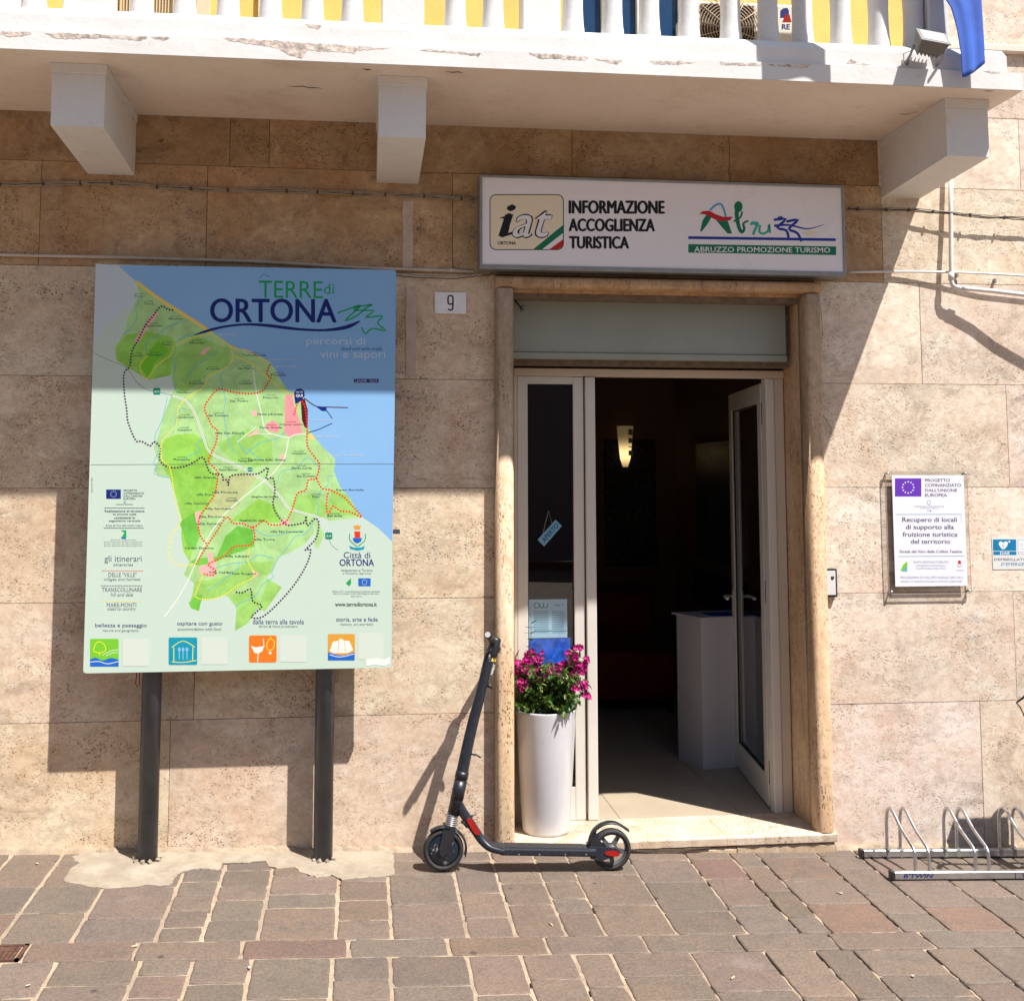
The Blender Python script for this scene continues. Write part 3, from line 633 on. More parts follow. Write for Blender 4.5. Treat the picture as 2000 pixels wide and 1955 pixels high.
# ---------------------------------------------------------------- balcony (parts of the building)
BX0, BX1, ZS = -2.9, 3.02, 3.514
prof = [(.0, ZS), (-.80, ZS), (-.80, 3.597), (-.783, 3.600), (-.783, 3.676), (-.735, 3.712), (-.735, 3.735), (-.60, 3.735), (-.60, 3.66), (.0, 3.66)]
mb = MB(); segs = [BX0, BX1]
def ext(poly, xa, xb, mi): mb.prism([(xa, y, z) for y, z in poly], (xb - xa, 0, 0), mi)
ext([(.0, ZS + .001), (-.80, ZS + .001), (-.80, 3.597), (.0, 3.597)], BX0, BX1, 0)
mb.add([(BX0, 0, ZS), (BX1, 0, ZS), (BX1, -.7995, ZS), (BX0, -.7995, ZS)], [[0, 1, 2, 3]], 1)
balc = mb.build('balcony_slab', [M['plaster'], M['soffit']], bd, recalc=False)
mb = MB(); ext([(0, 3.5975), (-.783, 3.5975), (-.783, 3.676), (-.745, 3.720), (-.60, 3.727), (-.60, 3.66), (0, 3.66)], BX0, 2.955, 0)
balc2 = mb.build('balcony_kerb', M['plaster'], bd, recalc=True)
# flaked plaster along the fascia joint and cracks in the soffit
def flake(poly, Y, mat, name='flaked_plaster', th=.0004):
    pts = []
    for (a, b) in zip(poly, poly[1:] + poly[:1]):
        m_ = max(2, int(math.hypot(b[0] - a[0], b[1] - a[1]) / 4))
        for k in range(m_): pts.append((a[0] + (b[0] - a[0]) * k / m_ + (rs.random() - .5) * 2.6, a[1] + (b[1] - a[1]) * k / m_ + (rs.random() - .5) * 3.0))
    P3 = [on(x, y, Y) for x, y in pts]; P3 = [Vector((p.x, Y - .0004, p.z)) for p in P3]
    return MB().prism([p - Vector((0, th, 0)) for p in P3], (0, th, 0))
fl = [[(0, 63), (60, 64), (62, 66), (45, 71), (18, 72), (0, 67)], [(87, 65), (180, 68), (285, 72), (288, 76), (270, 80), (205, 74), (148, 76), (118, 77), (100, 72)], [(295, 73), (330, 74), (322, 80), (305, 77)],
      [(430, 74), (520, 78), (600, 85), (690, 91), (700, 97), (692, 104), (655, 102), (600, 99), (590, 115), (560, 106), (545, 95), (500, 88), (445, 80)], [(700, 92), (760, 94), (750, 96), (700, 99)], [(820, 97), (880, 101), (940, 105), (935, 111), (890, 104), (830, 101)],
      [(1033, 105), (1100, 108), (1150, 113), (1140, 118), (1100, 116), (1055, 115)], [(1160, 116), (1215, 118), (1205, 126), (1185, 122)], [(1270, 120), (1360, 122), (1320, 127), (1280, 125)], [(1405, 123), (1490, 125), (1485, 129), (1410, 127)], [(1500, 127), (1585, 127), (1575, 134), (1545, 131), (1510, 130)],
      [(1652, 125), (1660, 117), (1668, 119), (1680, 124), (1700, 127), (1690, 128)], [(1920, 140), (1955, 138), (1950, 145), (1930, 143)], [(593, 47), (630, 49), (622, 57), (605, 54)]]
for i, p in enumerate(fl):
    up = sum(y for _, y in p) / len(p) < 62 or i in (11, 13)
    flake(p, -.783 if up else -.80, 0).build('flaked_plaster', M['plaster_raw'], bd)
mb = MB()
def soff(pxs, w_):   # crack on the soffit (plane z = ZS), widths in metres
    P3 = []
    for x, y in pxs:
        d = rgt * ((x - CX) / F_PX) - upv * ((y - CY) / F_PX) + fwd; P3.append(CAM + d * ((ZS - .0006 - CAM.z) / d.z))
    n = len(P3); L = []; Q = []
    for i, p in enumerate(P3): k = w_ * sin(pi * (i + .15) / (n - .7)) + .0008; L.append(p + Vector((0, k, 0))); Q.append(p - Vector((0, k, 0)))
    mb.add(L + Q, [[i, i + 1, n + i + 1, n + i] for i in range(n - 1)])
soff([(560, 169), (575, 170), (590, 169), (605, 172), (618, 172), (630, 174)], .006)
soff([(1756, 223), (1768, 224), (1776, 223), (1785, 220), (1793, 219)], .006)
soff([(707, 135), (718, 137), (726, 136)], .008); soff([(870, 141), (885, 142), (895, 141), (905, 144)], .006); soff([(1920, 178), (1932, 179), (1942, 178)], .004)
mb.build('soffit_crack', M['crack'], bd, recalc=False)
for (xa, xb) in ((-1.346, -1.124), (.056, .266), (2.716, 2.926)):
    mb = MB(); mb.prism([(xa, 0, ZS - .044), (xa, -.66, ZS - .044), (xa, -.66, 3.238), (xa, 0, 3.207)], (xb - xa, 0, 0), 0)
    mb.box(xa - .006, xb + .006, -.668, 0, ZS - .0435, ZS - .0005, 0, b=.002)
    mb.build('corbel', M['plaster'], bd)
# balusters and piers
prot = None
def baluster(x):
    global prot
    if prot is None:
        pr_ = [(.052, 0), (.052, .03), (.049, .05), (.046, .12), (.046, .20), (.050, .30), (.056, .36), (.050, .42), (.038, .50), (.032, .58), (.040, .64), (.052, .67), (.052, .72)]
        prot = MB().lathe(pr_, (0, 0, 0), n=20).build('baluster', M['plaster'], bd); o = prot
    else: o = prot.copy(); COL.objects.link(o); o.parent = bd
    o.location = (x, -.675, 3.7265); return o
for c in (-230, -160, 66, 276, 360, 445, 528, 610, 688, 889, 963, 1119, 1196, 1268, 1345, 1427, 1500, 1567, 1642, 1716, 1784): baluster(on(c, 60, -.675).x)
for a, b in ((-60, 36), (122, 217), (745, 828), (1020, 1094), (1812, 1850)):
    xa, xb = on(a, 60, -.72).x, on(b, 60, -.72).x; mb = MB().box(xa, xb, -.735, -.61, 3.7215, 4.44, b=.006)
    mb.build('baluster_pier', M['plaster'], bd)
MB().box(BX0, 2.945, -.76, -.59, 4.4465, 4.53, b=.01).build('handrail', M['plaster'], bd)
# upper storey wall behind the balustrade
mb = MB(); mb.box(-3.4, 2.9, .0, .3, 3.661, 5.4); mb.build('upper_wall', M['yellow'], bd)
ux = lambda px: on(px, 20, 0).x
# dark glazed balcony door with white frame
win = MB()
for a, b in ((1118, 1128), (1172, 1186), (1240, 1256), (1322, 1332)): win.box(ux(a), ux(b), -.045, -.001, 3.665, 5.2, b=.003)
win = win.build('balcony_door', plain('white_painted_timber', (.72, .72, .70), .5), bd)
for a, b in ((1128.5, 1171.5), (1186.5, 1239.5), (1256.5, 1321.5)):
    MB().box(ux(a), ux(b), -.012, -.002, 3.67, 5.19).build('pane', plain('blue_dark_glass', (.012, .05, .13), .08), win)
win2 = MB()
for a, b in ((236, 240), (339, 346)): win2.box(ux(a), ux(b), -.03, -.001, 3.665, 4.35)
win2 = win2.build('vent_grille', plain('cream_frame', (.62, .46, .25), .6), bd)
sl_ = None
for i in range(17):
    x = ux(240) + (ux(339) - ux(240)) * (i + .5) / 17
    if sl_ is None: sl_ = MB().box(-.004, .004, -.02, -.004, 3.67, 4.34).build('slat', plain('cream_slat', (.55, .42, .26), .6), win2); o = sl_
    else: o = sl_.copy(); COL.objects.link(o); o.parent = win2
    o.location = (x, 0, 0)
MB().box(ux(240), ux(339), -.003, -.0008, 3.67, 4.34).build('backing', M['soil_gap'], win2)
for a, b in ((218, 232), (385, 412), (505, 515)): MB().box(ux(a), ux(b), -.03, -.001, 3.664, 5.2, b=.003).build('wall_strip', plain('cream_strip', (.66, .52, .38), .7), bd)

# ================================================================ THINGS ON THE BALCONY
ac = empty('air_conditioner', 'white outdoor air-conditioning unit with wire fan guard behind the balcony balusters', 'air conditioner')
ax0, ax1, ay, az0, az1 = on(1352, 20, -.34).x, on(1562, 20, -.34).x, -.34, 3.668, 4.10
az1 = on(1400, 7, -.34).z + .012
MB().box(ax0, ax1, ay, -.04, az0, az1, b=.012).build('casing', plain('off_white_casing', (.62, .60, .54), .45), ac)
fc = Vector((on(1425, 70, ay).x, ay, on(1425, 58, ay).z)); rim = .165
mb = MB(); mb.box(fc.x - .145, fc.x + .125, ay - .004, ay + .001, fc.z - .15, az1 - .02); mb.build('fan_opening', plain('brown_dark', (.045, .025, .015), .8), ac)
mb = MB()
for k in range(1, 14): mb.tube([fc + Vector((k * .0145 * cos(a), -.010, k * .0145 * sin(a))) for a in [R(-30 + i * 12) for i in range(21)]] if k * .0145 * 1 < 1 else [], .0016, 5, cap=False)
for k in range(9): a = R(-20 + k * 27); mb.tube([fc + Vector((0, -.012, 0)), fc + Vector((.19 * cos(a), -.012, .19 * sin(a)))], .0022, 5)
mb.build('fan_guard', plain('tan_wire', (.58, .44, .30), .5), ac)
pr = Print(ay - .0008, 0, 0, 1.0)
pr.poly([(1524, 36), (1524, 22), (1530, 17), (1538, 16), (1541, 22), (1541, 34)], M['navy']); pr.poly([(1528, 44), (1534, 29), (1542, 29), (1546, 44)], M['red'])
pr.text('RE', 1527, 48, 1543, 58, M['navy'], offset=.03); pr.build('logo', ac)

fl_ = empty('floodlight', 'small weathered grey floodlight tilted up on the balcony kerb beside the blue flag', 'floodlight')
c = on(1816, 86, -.86); Mf = Matrix.Translation(c) @ Matrix.Rotation(R(8), 4, 'Y') @ Matrix.Rotation(R(50), 4, 'X')
mb = MB(); ho = [(-.063, -.034), (.063, -.034), (.055, .036), (-.055, .036)]
mb.add([Mf @ Vector((x, y, z)) for z, s in ((.030, 1.0), (-.035, .78)) for x, y in [(-.066 * s, -.048 * s), (.066 * s, -.048 * s), (.066 * s, .048 * s), (-.066 * s, .048 * s)]], [[0, 1, 2, 3], [4, 5, 6, 7], [0, 1, 5, 4], [1, 2, 6, 5], [2, 3, 7, 6], [3, 0, 4, 7]])
for k in range(6): mb.box(-.05 + k * .018, -.046 + k * .018, -.04, .04, -.045, -.033, M=Mf)
mb.build('housing', plain('weathered_grey', (.13, .13, .13), .6, bump=.3), fl_)
MB().box(-.071, .071, -.053, .053, .030, .037, b=.002, M=Mf).build('bezel', plain('bezel_grey', (.17, .17, .17), .5), fl_)
MB().box(-.058, .058, -.041, .041, .0372, .0385, M=Mf).build('lens', plain('lamp_glass', (.42, .45, .45), .15), fl_)
mb = MB(); mb.tube([c + Vector((-.075, .0, -.01)), c + Vector((-.078, .04, -.05)), c + Vector((-.07, .085, -.075))], .006).tube([c + Vector((.078, .0, -.01)), c + Vector((.078, .04, -.05)), c + Vector((.07, .085, -.075))], .006)
mb.tube([c + Vector((-.065, .03, -.02)), c + Vector((-.10, .05, -.03)), c + Vector((-.09, .07, -.06)), c + Vector((-.11, .10, -.03))], .0025)
mb.build('bracket', M['steel_dull'], fl_)

def flag(name, label, xl, xr, zt, zb, tip, Y, mat, phase=0.0):
    """hanging cloth: xl(z), xr(z) give its edges, folds run downwards"""
    root = empty(name, label, 'flag'); mb = MB(); nu, nv = 26, 44
    vs = []
    for j in range(nv + 1):
        t = j / nv
        for i in range(nu + 1):
            u = i / nu; zb_ = tip(u); z = zt + (zb_ - zt) * t
            a, b = xl(z), xr(z); x = a + (b - a) * u
            vs.append((x, Y - .018 - .016 * sin(u * 5.0 + phase + .6 * t) * (.3 + t * .3) - .003 * sin(u * 13 + 3 * t), z))
    W_ = nu + 1; mb.add(vs, [[j * W_ + i, j * W_ + i + 1, (j + 1) * W_ + i + 1, (j + 1) * W_ + i] for j in range(nv) for i in range(nu)], 0, True)
    o = mb.build('cloth', mat, root, recalc=False); s = o.modifiers.new('s', 'SOLIDIFY'); s.thickness = .0015
    MB().tube([((xl(zt) + xr(zt)) / 2, -.02, zt + .26), ((xl(zt) + xr(zt)) / 2, Y - .12, zt + .012)], .012, 12).build('flagpole', M['steel'], root); return root
q = NT('blue_flag_cloth'); v = q.pos(); q.set(q.p, Base_Color=q.mix(q.ramp(q.noise(v, 9, 3), (.3, 0.), (.7, 1.)), (.008, .07, .42), (.012, .095, .50)), Roughness=.62); q.p.inputs['Sheen Weight'].default_value = .15; q.bump(q.noise(v, 260, 2), .25, .002); M['flag_blue'] = q.m
FY = -.835
tipz = [on(1873, 156, FY).z, on(1890, 147, FY).z, on(1921, 126, FY).z]
def xl_(z):
    px = [(0, 1838), (20, 1852), (60, 1863), (110, 1871), (156, 1874)]; ref = [(on(p, y, FY).z, on(p, y, FY).x) for y, p in px]
    if z >= ref[0][0]: return ref[0][1] - (z - ref[0][0]) * .34
    for (z1, x1), (z2, x2) in zip(ref, ref[1:]):
        if z >= z2: return x1 + (x2 - x1) * (z1 - z) / (z1 - z2)
    return ref[-1][1]
def xr_(z): zt0 = on(1918, 0, FY).z; return on(1920, 100, FY).x - max(0, (z - 3.7)) * .03
flag('flag', 'blue cloth flag hanging down over the right end of the balcony', xl_, xr_, 4.75, 3.6, lambda u: tipz[0] + (tipz[2] - tipz[0]) * u ** 1.4, FY, M['flag_blue'])
cx = on(1560, 130, -.80).x + .95 * .27
flag('flag', 'pale hanging flag above the frame, casting the block shadow on the balcony edge', lambda z: cx - .165 , lambda z: cx + .15, 4.95, 4.12, lambda u: 4.13 + .02 * sin(u * 5), -1.05, plain('flag_white_cloth', (.5, .5, .5), .8), 1.0)

# ================================================================ SIGNS
sg = empty('shop_sign', 'long white light-box sign of the tourist office over the doorway', 'sign')
Y = -.12; a, b = on(937, 342, Y), on(1652, 534, Y); x0, x1 = .564, 2.452; z0, z1 = 2.758, 3.232
MB().box(x0 + .002, x1 - .002, Y + .012, -.003, z0 + .002, z1 - .002).build('case', M['steel_dull'], sg)
mb = MB(); t = .013
mb.box(x0, x0 + t, Y - .004, Y + .02, z0, z1, b=.002).box(x1 - t, x1, Y - .004, Y + .02, z0, z1, b=.002).box(x0 + t, x1 - t, Y - .004, Y + .02, z0, z0 + .022, b=.002).box(x0 + t, x1 - t, Y - .004, Y + .02, z1 - t, z1, b=.002)
mb.build('frame', M['steel_dull'], sg)
MB().box(x0 + t, x1 - t, Y + .003, Y + .011, z0 + .022, z1 - t).build('face', plain('white_acrylic_face', (.80, .79, .84), .3, var=.02, scale=2), sg)
M['sign_cream'] = ink('sign_cream', (.78, .70, .54)); M['sign_green'] = ink('sign_green', (.008, .17, .085)); M['sign_red'] = ink('sign_red', (.50, .02, .02)); M['sign_blue'] = ink('sign_blue', (.012, .035, .33)); M['sign_teal'] = ink('sign_teal', (.05, .42, .33)); M['sign_lblue'] = ink('sign_light_blue', (.10, .36, .58)); M['sign_white'] = ink('sign_white', (.80, .79, .83))
p = Print(Y + .0025, 900, 320, 2.435); p.keep = True
p.rrect(137, 146, 490, 411, 30, M['inkblack']); p.rrect(141, 150, 486, 407, 27, M['sign_cream'])
p.poly([(345, 407), (486, 292), (486, 330), (388, 407)], M['sign_green']); p.poly([(388, 407), (486, 330), (486, 360), (422, 407)], M['sign_white']); p.poly([(422, 407), (486, 360), (486, 385), (480, 398), (462, 407)], M['sign_red'])
p.disc(238, 212, 19, M['inkblack'], ry=13); p.text('i', 178, 198, 262, 345, M['inkblack'], shear=.35, offset=.04)
p.poly([(182, 258), (245, 240), (232, 300), (226, 330), (250, 322), (246, 336), (205, 348), (186, 342), (196, 300), (204, 262)], M['inkblack'])
p.text('at', 243, 222, 438, 352, M['inkblack'], shear=.3, offset=.030, res=4); p.text('at', 246, 226, 435, 349, M['sign_white'], shear=.3, offset=.004, res=4)
p.text('ORTONA', 175, 370, 263, 385, M['inkblack'], offset=.035)
p.text('INFORMAZIONE', 512, 176, 971, 237, M['inkblack'], tilt=1, offset=.036, res=4); p.text('ACCOGLIENZA', 512, 262, 924, 321, M['inkblack'], tilt=1, offset=.036, res=4); p.text('TURISTICA', 514, 346, 801, 403, M['inkblack'], tilt=1, offset=.036, res=4)
p.line([(1082, 352), (1783, 362)], 13, M['sign_blue']); p.poly([(1082, 383), (1785, 394), (1785, 435), (1082, 423)], M['sign_green'])
p.text('ABRUZZO PROMOZIONE TURISMO', 1110, 395, 1757, 420, M['sign_white'], tilt=4, offset=.01)
p.poly([(1138, 322), (1150, 270), (1170, 240), (1196, 248), (1172, 290), (1144, 325)], M['sign_green']); p.poly([(1208, 262), (1240, 258), (1262, 250), (1290, 333), (1268, 332), (1240, 300)], M['sign_green'])
p.line([(1186, 222), (1210, 198), (1236, 192), (1250, 215), (1260, 250)], 10, M['sign_lblue'])
p.poly([(1134, 238), (1152, 226), (1182, 224), (1210, 240), (1250, 254), (1294, 252), (1280, 270), (1240, 274), (1205, 264), (1170, 244)], M['sign_red'])
p.line([(1318, 188), (1312, 240), (1322, 300), (1336, 326), (1348, 310), (1344, 284), (1368, 272)], lambda t: 22 - 14 * t, M['sign_green']); p.disc(1320, 205, 20, M['sign_green'], ry=26); p.line([(1298, 275), (1330, 255), (1338, 228)], 9, M['sign_green'])
p.line([(1376, 288), (1412, 282), (1400, 312), (1390, 338)], 13, M['sign_teal']); p.line([(1384, 276), (1414, 300)], 10, M['sign_teal']); p.line([(1424, 292), (1420, 325), (1440, 333), (1462, 318), (1466, 288), (1470, 330)], 11, M['sign_teal'])
p.line([(1488, 268), (1545, 264), (1505, 305), (1548, 318), (1560, 360)], 12, M['sign_blue']); p.line([(1508, 260), (1530, 256)], 14, M['sign_blue']); p.line([(1548, 276), (1604, 268), (1560, 310), (1600, 330), (1620, 370)], 12, M['sign_blue'])
p.line([(1490, 296), (1560, 292), (1640, 310), (1690, 302), (1732, 288)], lambda t: 10 * (1.15 - t), M['sign_blue'])
p.layer += 1; p.poly([(1622, 330), (1655, 322), (1700, 322), (1680, 336), (1650, 344)], M['sign_cream'])
p.build('lettering', sg)

hn = empty('house_number', 'small white tile with a black number 9 left of the doorway', 'number plate')
a, b = on(849, 571), on(910, 614); MB().box(a.x, b.x, -.011, -.001, b.z, a.z, b=.0015).build('tile', plain('white_ceramic', (.80, .80, .84), .25, var=.03), hn)
p = Print(-.0114, 740, 500, 6.347); p.line([(918, 560), (916, 590), (888, 600), (860, 588), (858, 520), (870, 497), (900, 494), (917, 512), (918, 560), (917, 640), (905, 668), (875, 672), (858, 655)], 18, M['inkblack']); p.build('digit', hn)

# information board on two posts
bo = empty('map_board', 'tall tourist map board with green and blue relief map on two dark posts', 'map board')
PY_ = -.2085
tl, tr, bl, br = on(188, 516, PY_), on(772, 529, PY_), on(161, 1317, PY_), on(764, 1302, PY_)
x0, x1, z0, z1 = (tl.x + bl.x) / 2, (tr.x + br.x) / 2, (bl.z + br.z) / 2, (tl.z + tr.z) / 2
def rr_poly(x0, x1, z0, z1, r, y): return [(cx_ + r * cos(R(a0 + a)), y, cz_ + r * sin(R(a0 + a))) for cx_, cz_, a0 in ((x1 - r, z1 - r, 0), (x0 + r, z1 - r, 90), (x0 + r, z0 + r, 180), (x1 - r, z0 + r, 270)) for a in (0, 30, 60, 90)]
MB().prism(rr_poly(x0, x1, z0, z1, .014, PY_ + .001), (0, .022, 0)).build('panel', plain('board_edge_grey', (.10, .13, .17), .4), bo)
MB().box(x0 + .03, x1 - .03, PY_ + .024, -.168, z0 + .05, z0 + .09).box(x0 + .03, x1 - .03, PY_ + .024, -.168, z1 - .2, z1 - .16).build('rear_rail', M['pole'], bo)
for px, pz in ((290, 1687), (631.5, 1681)):
    g_ = gr(px, pz); gx = on(px, 1600, -.12).x; zt = z0 + .9
    zb = gz(gx, -.12)
    MB().lathe([(.0005, zb - .02), (.0445, zb - .02), (.0445, z1 - .12), (.0005, z1 - .12)], (gx, -.122, 0), n=40).build('post', M['pole'], bo)
    mb = MB()
    for k in range(9):
        a = k * tau / 9 + .3; r_ = .046 + rs.random() * .012
        mb.box(-.010, .010, -.007, .007, -.004, .008 + rs.random() * .006, b=.002, M=Matrix.Translation((gx + r_ * cos(a), -.122 + r_ * sin(a), zb + .008)) @ Matrix.Rotation(a, 4, 'Z') @ Matrix.Rotation(rs.random(), 4, 'X'))
    mb.build('broken_cement', M['cement'], bo)
I = {}
for k, c in dict(bgd=(.49, .61, .53), bg_shade=(.50, .58, .64), sea=(.16, .36, .68), land=(.24, .50, .10), land2=(.20, .49, .06), land3=(.10, .42, .04), land4=(.29, .53, .17), olive=(.34, .40, .16), beach=(.70, .55, .18), pink=(.72, .42, .38), pink2=(.78, .28, .30), river=(.06, .40, .62), road=(.72, .74, .70), red=(.70, .035, .015), purple=(.06, .015, .07), yellow=(.82, .70, .05), badge=(.005, .22, .13), green=(.01, .33, .09), navy=(.008, .020, .16), txt=(.015, .06, .07), port=(.07, .008, .02), pale=(.46, .56, .68), orange=(.75, .17, .015), teal=(.005, .27, .38), gold=(.62, .30, .04), blue2=(.01, .12, .50), lime=(.16, .50, .03), white=(.72, .74, .70), grey=(.11, .13, .16), qr=(.56, .63, .56)).items(): I[k] = ink('print_' + k, c, .36)
def mottled(name, col):
    q = NT(name); v = q.pos(); q.set(q.p, Base_Color=q.mix(q.ramp(q.noise(v, 11, 7, .7, .5), (.38, 0.), (.62, 1.)), tuple(x * .88 for x in col), tuple(min(.8, x * 1.10 + .02) for x in col)), Roughness=.36); return q.m
for k, c in (('land', (.28, .54, .12)), ('land2', (.25, .54, .07)), ('land3', (.14, .47, .05)), ('land4', (.35, .58, .23)), ('olive', (.42, .48, .22))): I[k] = mottled('print_mottled_' + k, c)
I['sea'] = (lambda q: (q.set(q.p, Base_Color=q.mix(q.ramp(q.noise(q.pos(), 1.2, 3), (.35, 0.), (.65, 1.)), (.18, .38, .68), (.23, .44, .72)), Roughness=.36), q.m)[1])(NT('print_sea_fade'))
p = Print(PY_ - .0004, 150, 500, 2.997)
for (X0, X1, Z0, Z1) in ((x0, x1, z0, z1),): p.mb.flat([Vector(q_) for q_ in rr_poly(X0 + .0005, X1 - .0005, Z0 + .0005, Z1 - .0005, .0135, PY_ - .0004)], p.mi(I['bgd']))
E_ = lambda x, z: None
# right edge / top edge of the panel in enlargement coordinates
coast = [(245, 58), (345, 150), (450, 228), (560, 300), (680, 375), (800, 452), (900, 520), (1000, 565), (1130, 622), (1190, 720), (1240, 792), (1300, 800), (1335, 835), (1352, 900), (1352, 1000), (1390, 1060), (1450, 1130), (1512, 1190), (1505, 1260), (1540, 1350), (1600, 1420), (1640, 1490), (1672, 1530), (1760, 1590), (1846, 1672)]
sc_ = smooth(coast, False, 2)
p.poly([(110, 46), (245, 56), (330, 130), (330, 280), (150, 420), (104, 520)], I['bg_shade'])  # bluish shade of the upper left corner, painted into the print colour
p.poly(sc_ + [(1849, 1500), (1856, 1200), (1862, 800), (1866, 400), (1869, 95), (1862, 84), (1500, 76), (1000, 66), (600, 60), (400, 57)], I['sea'])
land = coast[1:23] + [(1480, 1550), (1440, 1530), (1400, 1535), (1450, 1630), (1412, 1718), (1392, 1700), (1400, 1600), (1385, 1560), (1390, 1620), (1330, 1690), (1240, 1740), (1180, 1765), (1150, 1840), (1110, 1880), (1200, 1940), (1100, 2080), (1062, 2062), (1000, 2150), (925, 2195), (935, 2060), (880, 1985), (800, 2005), (728, 2015), (715, 2078), (670, 2062), (655, 2030), (690, 1985), (690, 1920), (625, 1862), (660, 1790), (622, 1725), (610, 1630), (620, 1560), (585, 1440), (545, 1300), (480, 1290), (450, 1250), (475, 1200), (450, 1120), (475, 1060), (500, 960), (540, 850), (575, 760), (550, 700), (420, 725), (300, 655), (230, 610), (222, 540), (280, 440), (300, 360), (370, 220)]
p.poly(land, I['land4'])
p.poly([(230, 530), (290, 465), (400, 440), (560, 480), (590, 540), (560, 600), (550, 700), (420, 725), (300, 655), (235, 610)], I['land2'])
p.poly([(590, 540), (700, 470), (880, 540), (900, 640), (760, 700), (640, 800), (580, 800), (560, 700), (560, 600)], I['land'])
p.poly([(500, 1080), (580, 1045), (680, 1040), (760, 1090), (800, 1160), (770, 1230), (830, 1300), (818, 1400), (760, 1480), (715, 1560), (720, 1640), (680, 1720), (660, 1790), (622, 1725), (610, 1630), (620, 1560), (590, 1440), (545, 1300), (500, 1230)], I['land2'])
p.poly([(600, 1560), (690, 1500), (715, 1560), (720, 1640), (690, 1720), (650, 1700)], I['land3'])
p.poly([(820, 1760), (870, 1640), (940, 1580), (1030, 1600), (1040, 1700), (900, 1750), (790, 1800), (705, 1810), (660, 1790), (700, 1770)], I['land3'])
p.poly([(690, 1905), (760, 1900), (880, 1870), (1000, 1790), (1150, 1790), (1130, 1860), (1040, 1880), (880, 1985), (800, 2005), (728, 2015), (715, 2078), (660, 2050)], I['land'])
p.poly([(700, 1980), (735, 1985), (715, 2078), (670, 2062), (655, 2030)], I['land3'])
p.poly([(880, 1985), (1020, 1960), (1080, 2030), (1000, 2150), (925, 2195), (935, 2060)], I['land'])
p.poly([(1120, 1890), (1200, 1940), (1100, 2080), (1062, 2062), (1090, 1980)], I['land'])
p.poly([(820, 1100), (1000, 1010), (1140, 1080), (1150, 1200), (1040, 1240), (900, 1190)], I['land'])
p.poly([(900, 1550), (1060, 1420), (1160, 1460), (1200, 1560), (1040, 1560)], I['land2'])
p.poly([(1400, 1400), (1480, 1470), (1450, 1530), (1390, 1520), (1250, 1470), (1290, 1400)], I['land'])
p.poly([(840, 1300), (960, 1270), (1060, 1290), (1010, 1360), (930, 1450), (860, 1520), (740, 1540), (800, 1420)], I['olive'])
p.poly([(1500, 1370), (1580, 1400), (1660, 1520), (1480, 1520), (1470, 1440)], I['land'])
p.poly([(420, 560), (480, 500), (540, 560), (460, 620), (420, 720), (372, 650)], I['lime'])
for poly in ([(1220, 812), (1262, 812), (1275, 880), (1312, 980), (1322, 1040), (1240, 1062), (1214, 1030)], [(1105, 985), (1150, 960), (1190, 1000), (1175, 1035), (1115, 1020)]): p.poly(poly, I['pink2'])
for poly in ([(440, 340), (480, 330), (350, 520), (335, 500)], [(740, 545), (790, 530), (745, 580), (720, 575)], [(1020, 910), (1050, 900), (1060, 935), (1030, 940)], [(1190, 1160), (1225, 1170), (1215, 1200), (1190, 1195)], [(1000, 1050), (1070, 1010), (1060, 1040), (1005, 1060)], [(920, 1480), (985, 1420), (960, 1440), (880, 1540)], [(760, 1720), (790, 1740), (820, 1830), (790, 1880), (720, 1860), (715, 1820), (770, 1800)], [(690, 1500), (730, 1490), (715, 1600), (700, 1560)], [(1020, 1830), (1070, 1860), (1040, 1885)], [(1190, 1540), (1250, 1550), (1230, 1580), (1190, 1570)]): p.poly(poly, I['pink'])
p.line([(345, 150), (450, 230), (560, 302), (680, 377), (790, 450)], 20, I['beach']); p.line([(880, 520), (940, 548), (1000, 555), (1120, 620)], 9, I['beach']); p.line([(1362, 1045), (1385, 1075)], 24, I['beach'])
for r_ in ([(400, 225), (345, 300), (350, 370), (300, 440), (272, 462)], [(640, 375), (520, 420), (470, 470), (410, 500), (405, 560)], [(690, 455), (600, 490), (560, 580), (575, 660), (560, 740), (590, 800)], [(830, 545), (760, 600), (690, 650), (650, 710)], [(900, 640), (840, 700), (850, 760), (870, 840), (860, 920), (880, 1040), (900, 1110), (930, 1160)], [(530, 830), (500, 960), (455, 1060), (480, 1130), (450, 1210), (475, 1240), (450, 1270), (500, 1292), (545, 1298)], [(1250, 1000), (1190, 1060), (1120, 1080), (1060, 1100), (990, 1160)], [(960, 1040), (950, 1100), (1000, 1160)], [(760, 1060), (700, 1100), (720, 1140), (660, 1170), (620, 1200)],
           [(1430, 1250), (1350, 1180), (1290, 1240), (1200, 1260), (1170, 1340)], [(1505, 1290), (1470, 1290), (1470, 1340), (1430, 1370), (1400, 1440), (1420, 1470), (1380, 1570), (1330, 1630), (1280, 1640), (1230, 1710), (1180, 1770), (1140, 1850), (1150, 1880), (1090, 1920), (1060, 1970), (1030, 2000), (960, 2030), (930, 2055)], [(1100, 1200), (1060, 1180), (1000, 1130)], [(1040, 1600), (1120, 1640), (1230, 1620), (1330, 1610)], [(800, 1830), (900, 1800), (1000, 1790), (1060, 1750), (1150, 1770)], [(770, 1960), (850, 1900), (940, 1830), (950, 1790)], [(560, 1040), (600, 900), (640, 900)]):
    p.line(r_, 3.2, I['river'])
for r_ in ([(620, 1330), (700, 1420), (680, 1480)], [(660, 1500), (600, 1480), (640, 1400)], [(1180, 1400), (1220, 1340), (1150, 1320)], [(940, 1500), (1000, 1540), (1060, 1480)], [(560, 1180), (640, 1220), (620, 1290)]): p.line(r_, 2.2, I['land4'])
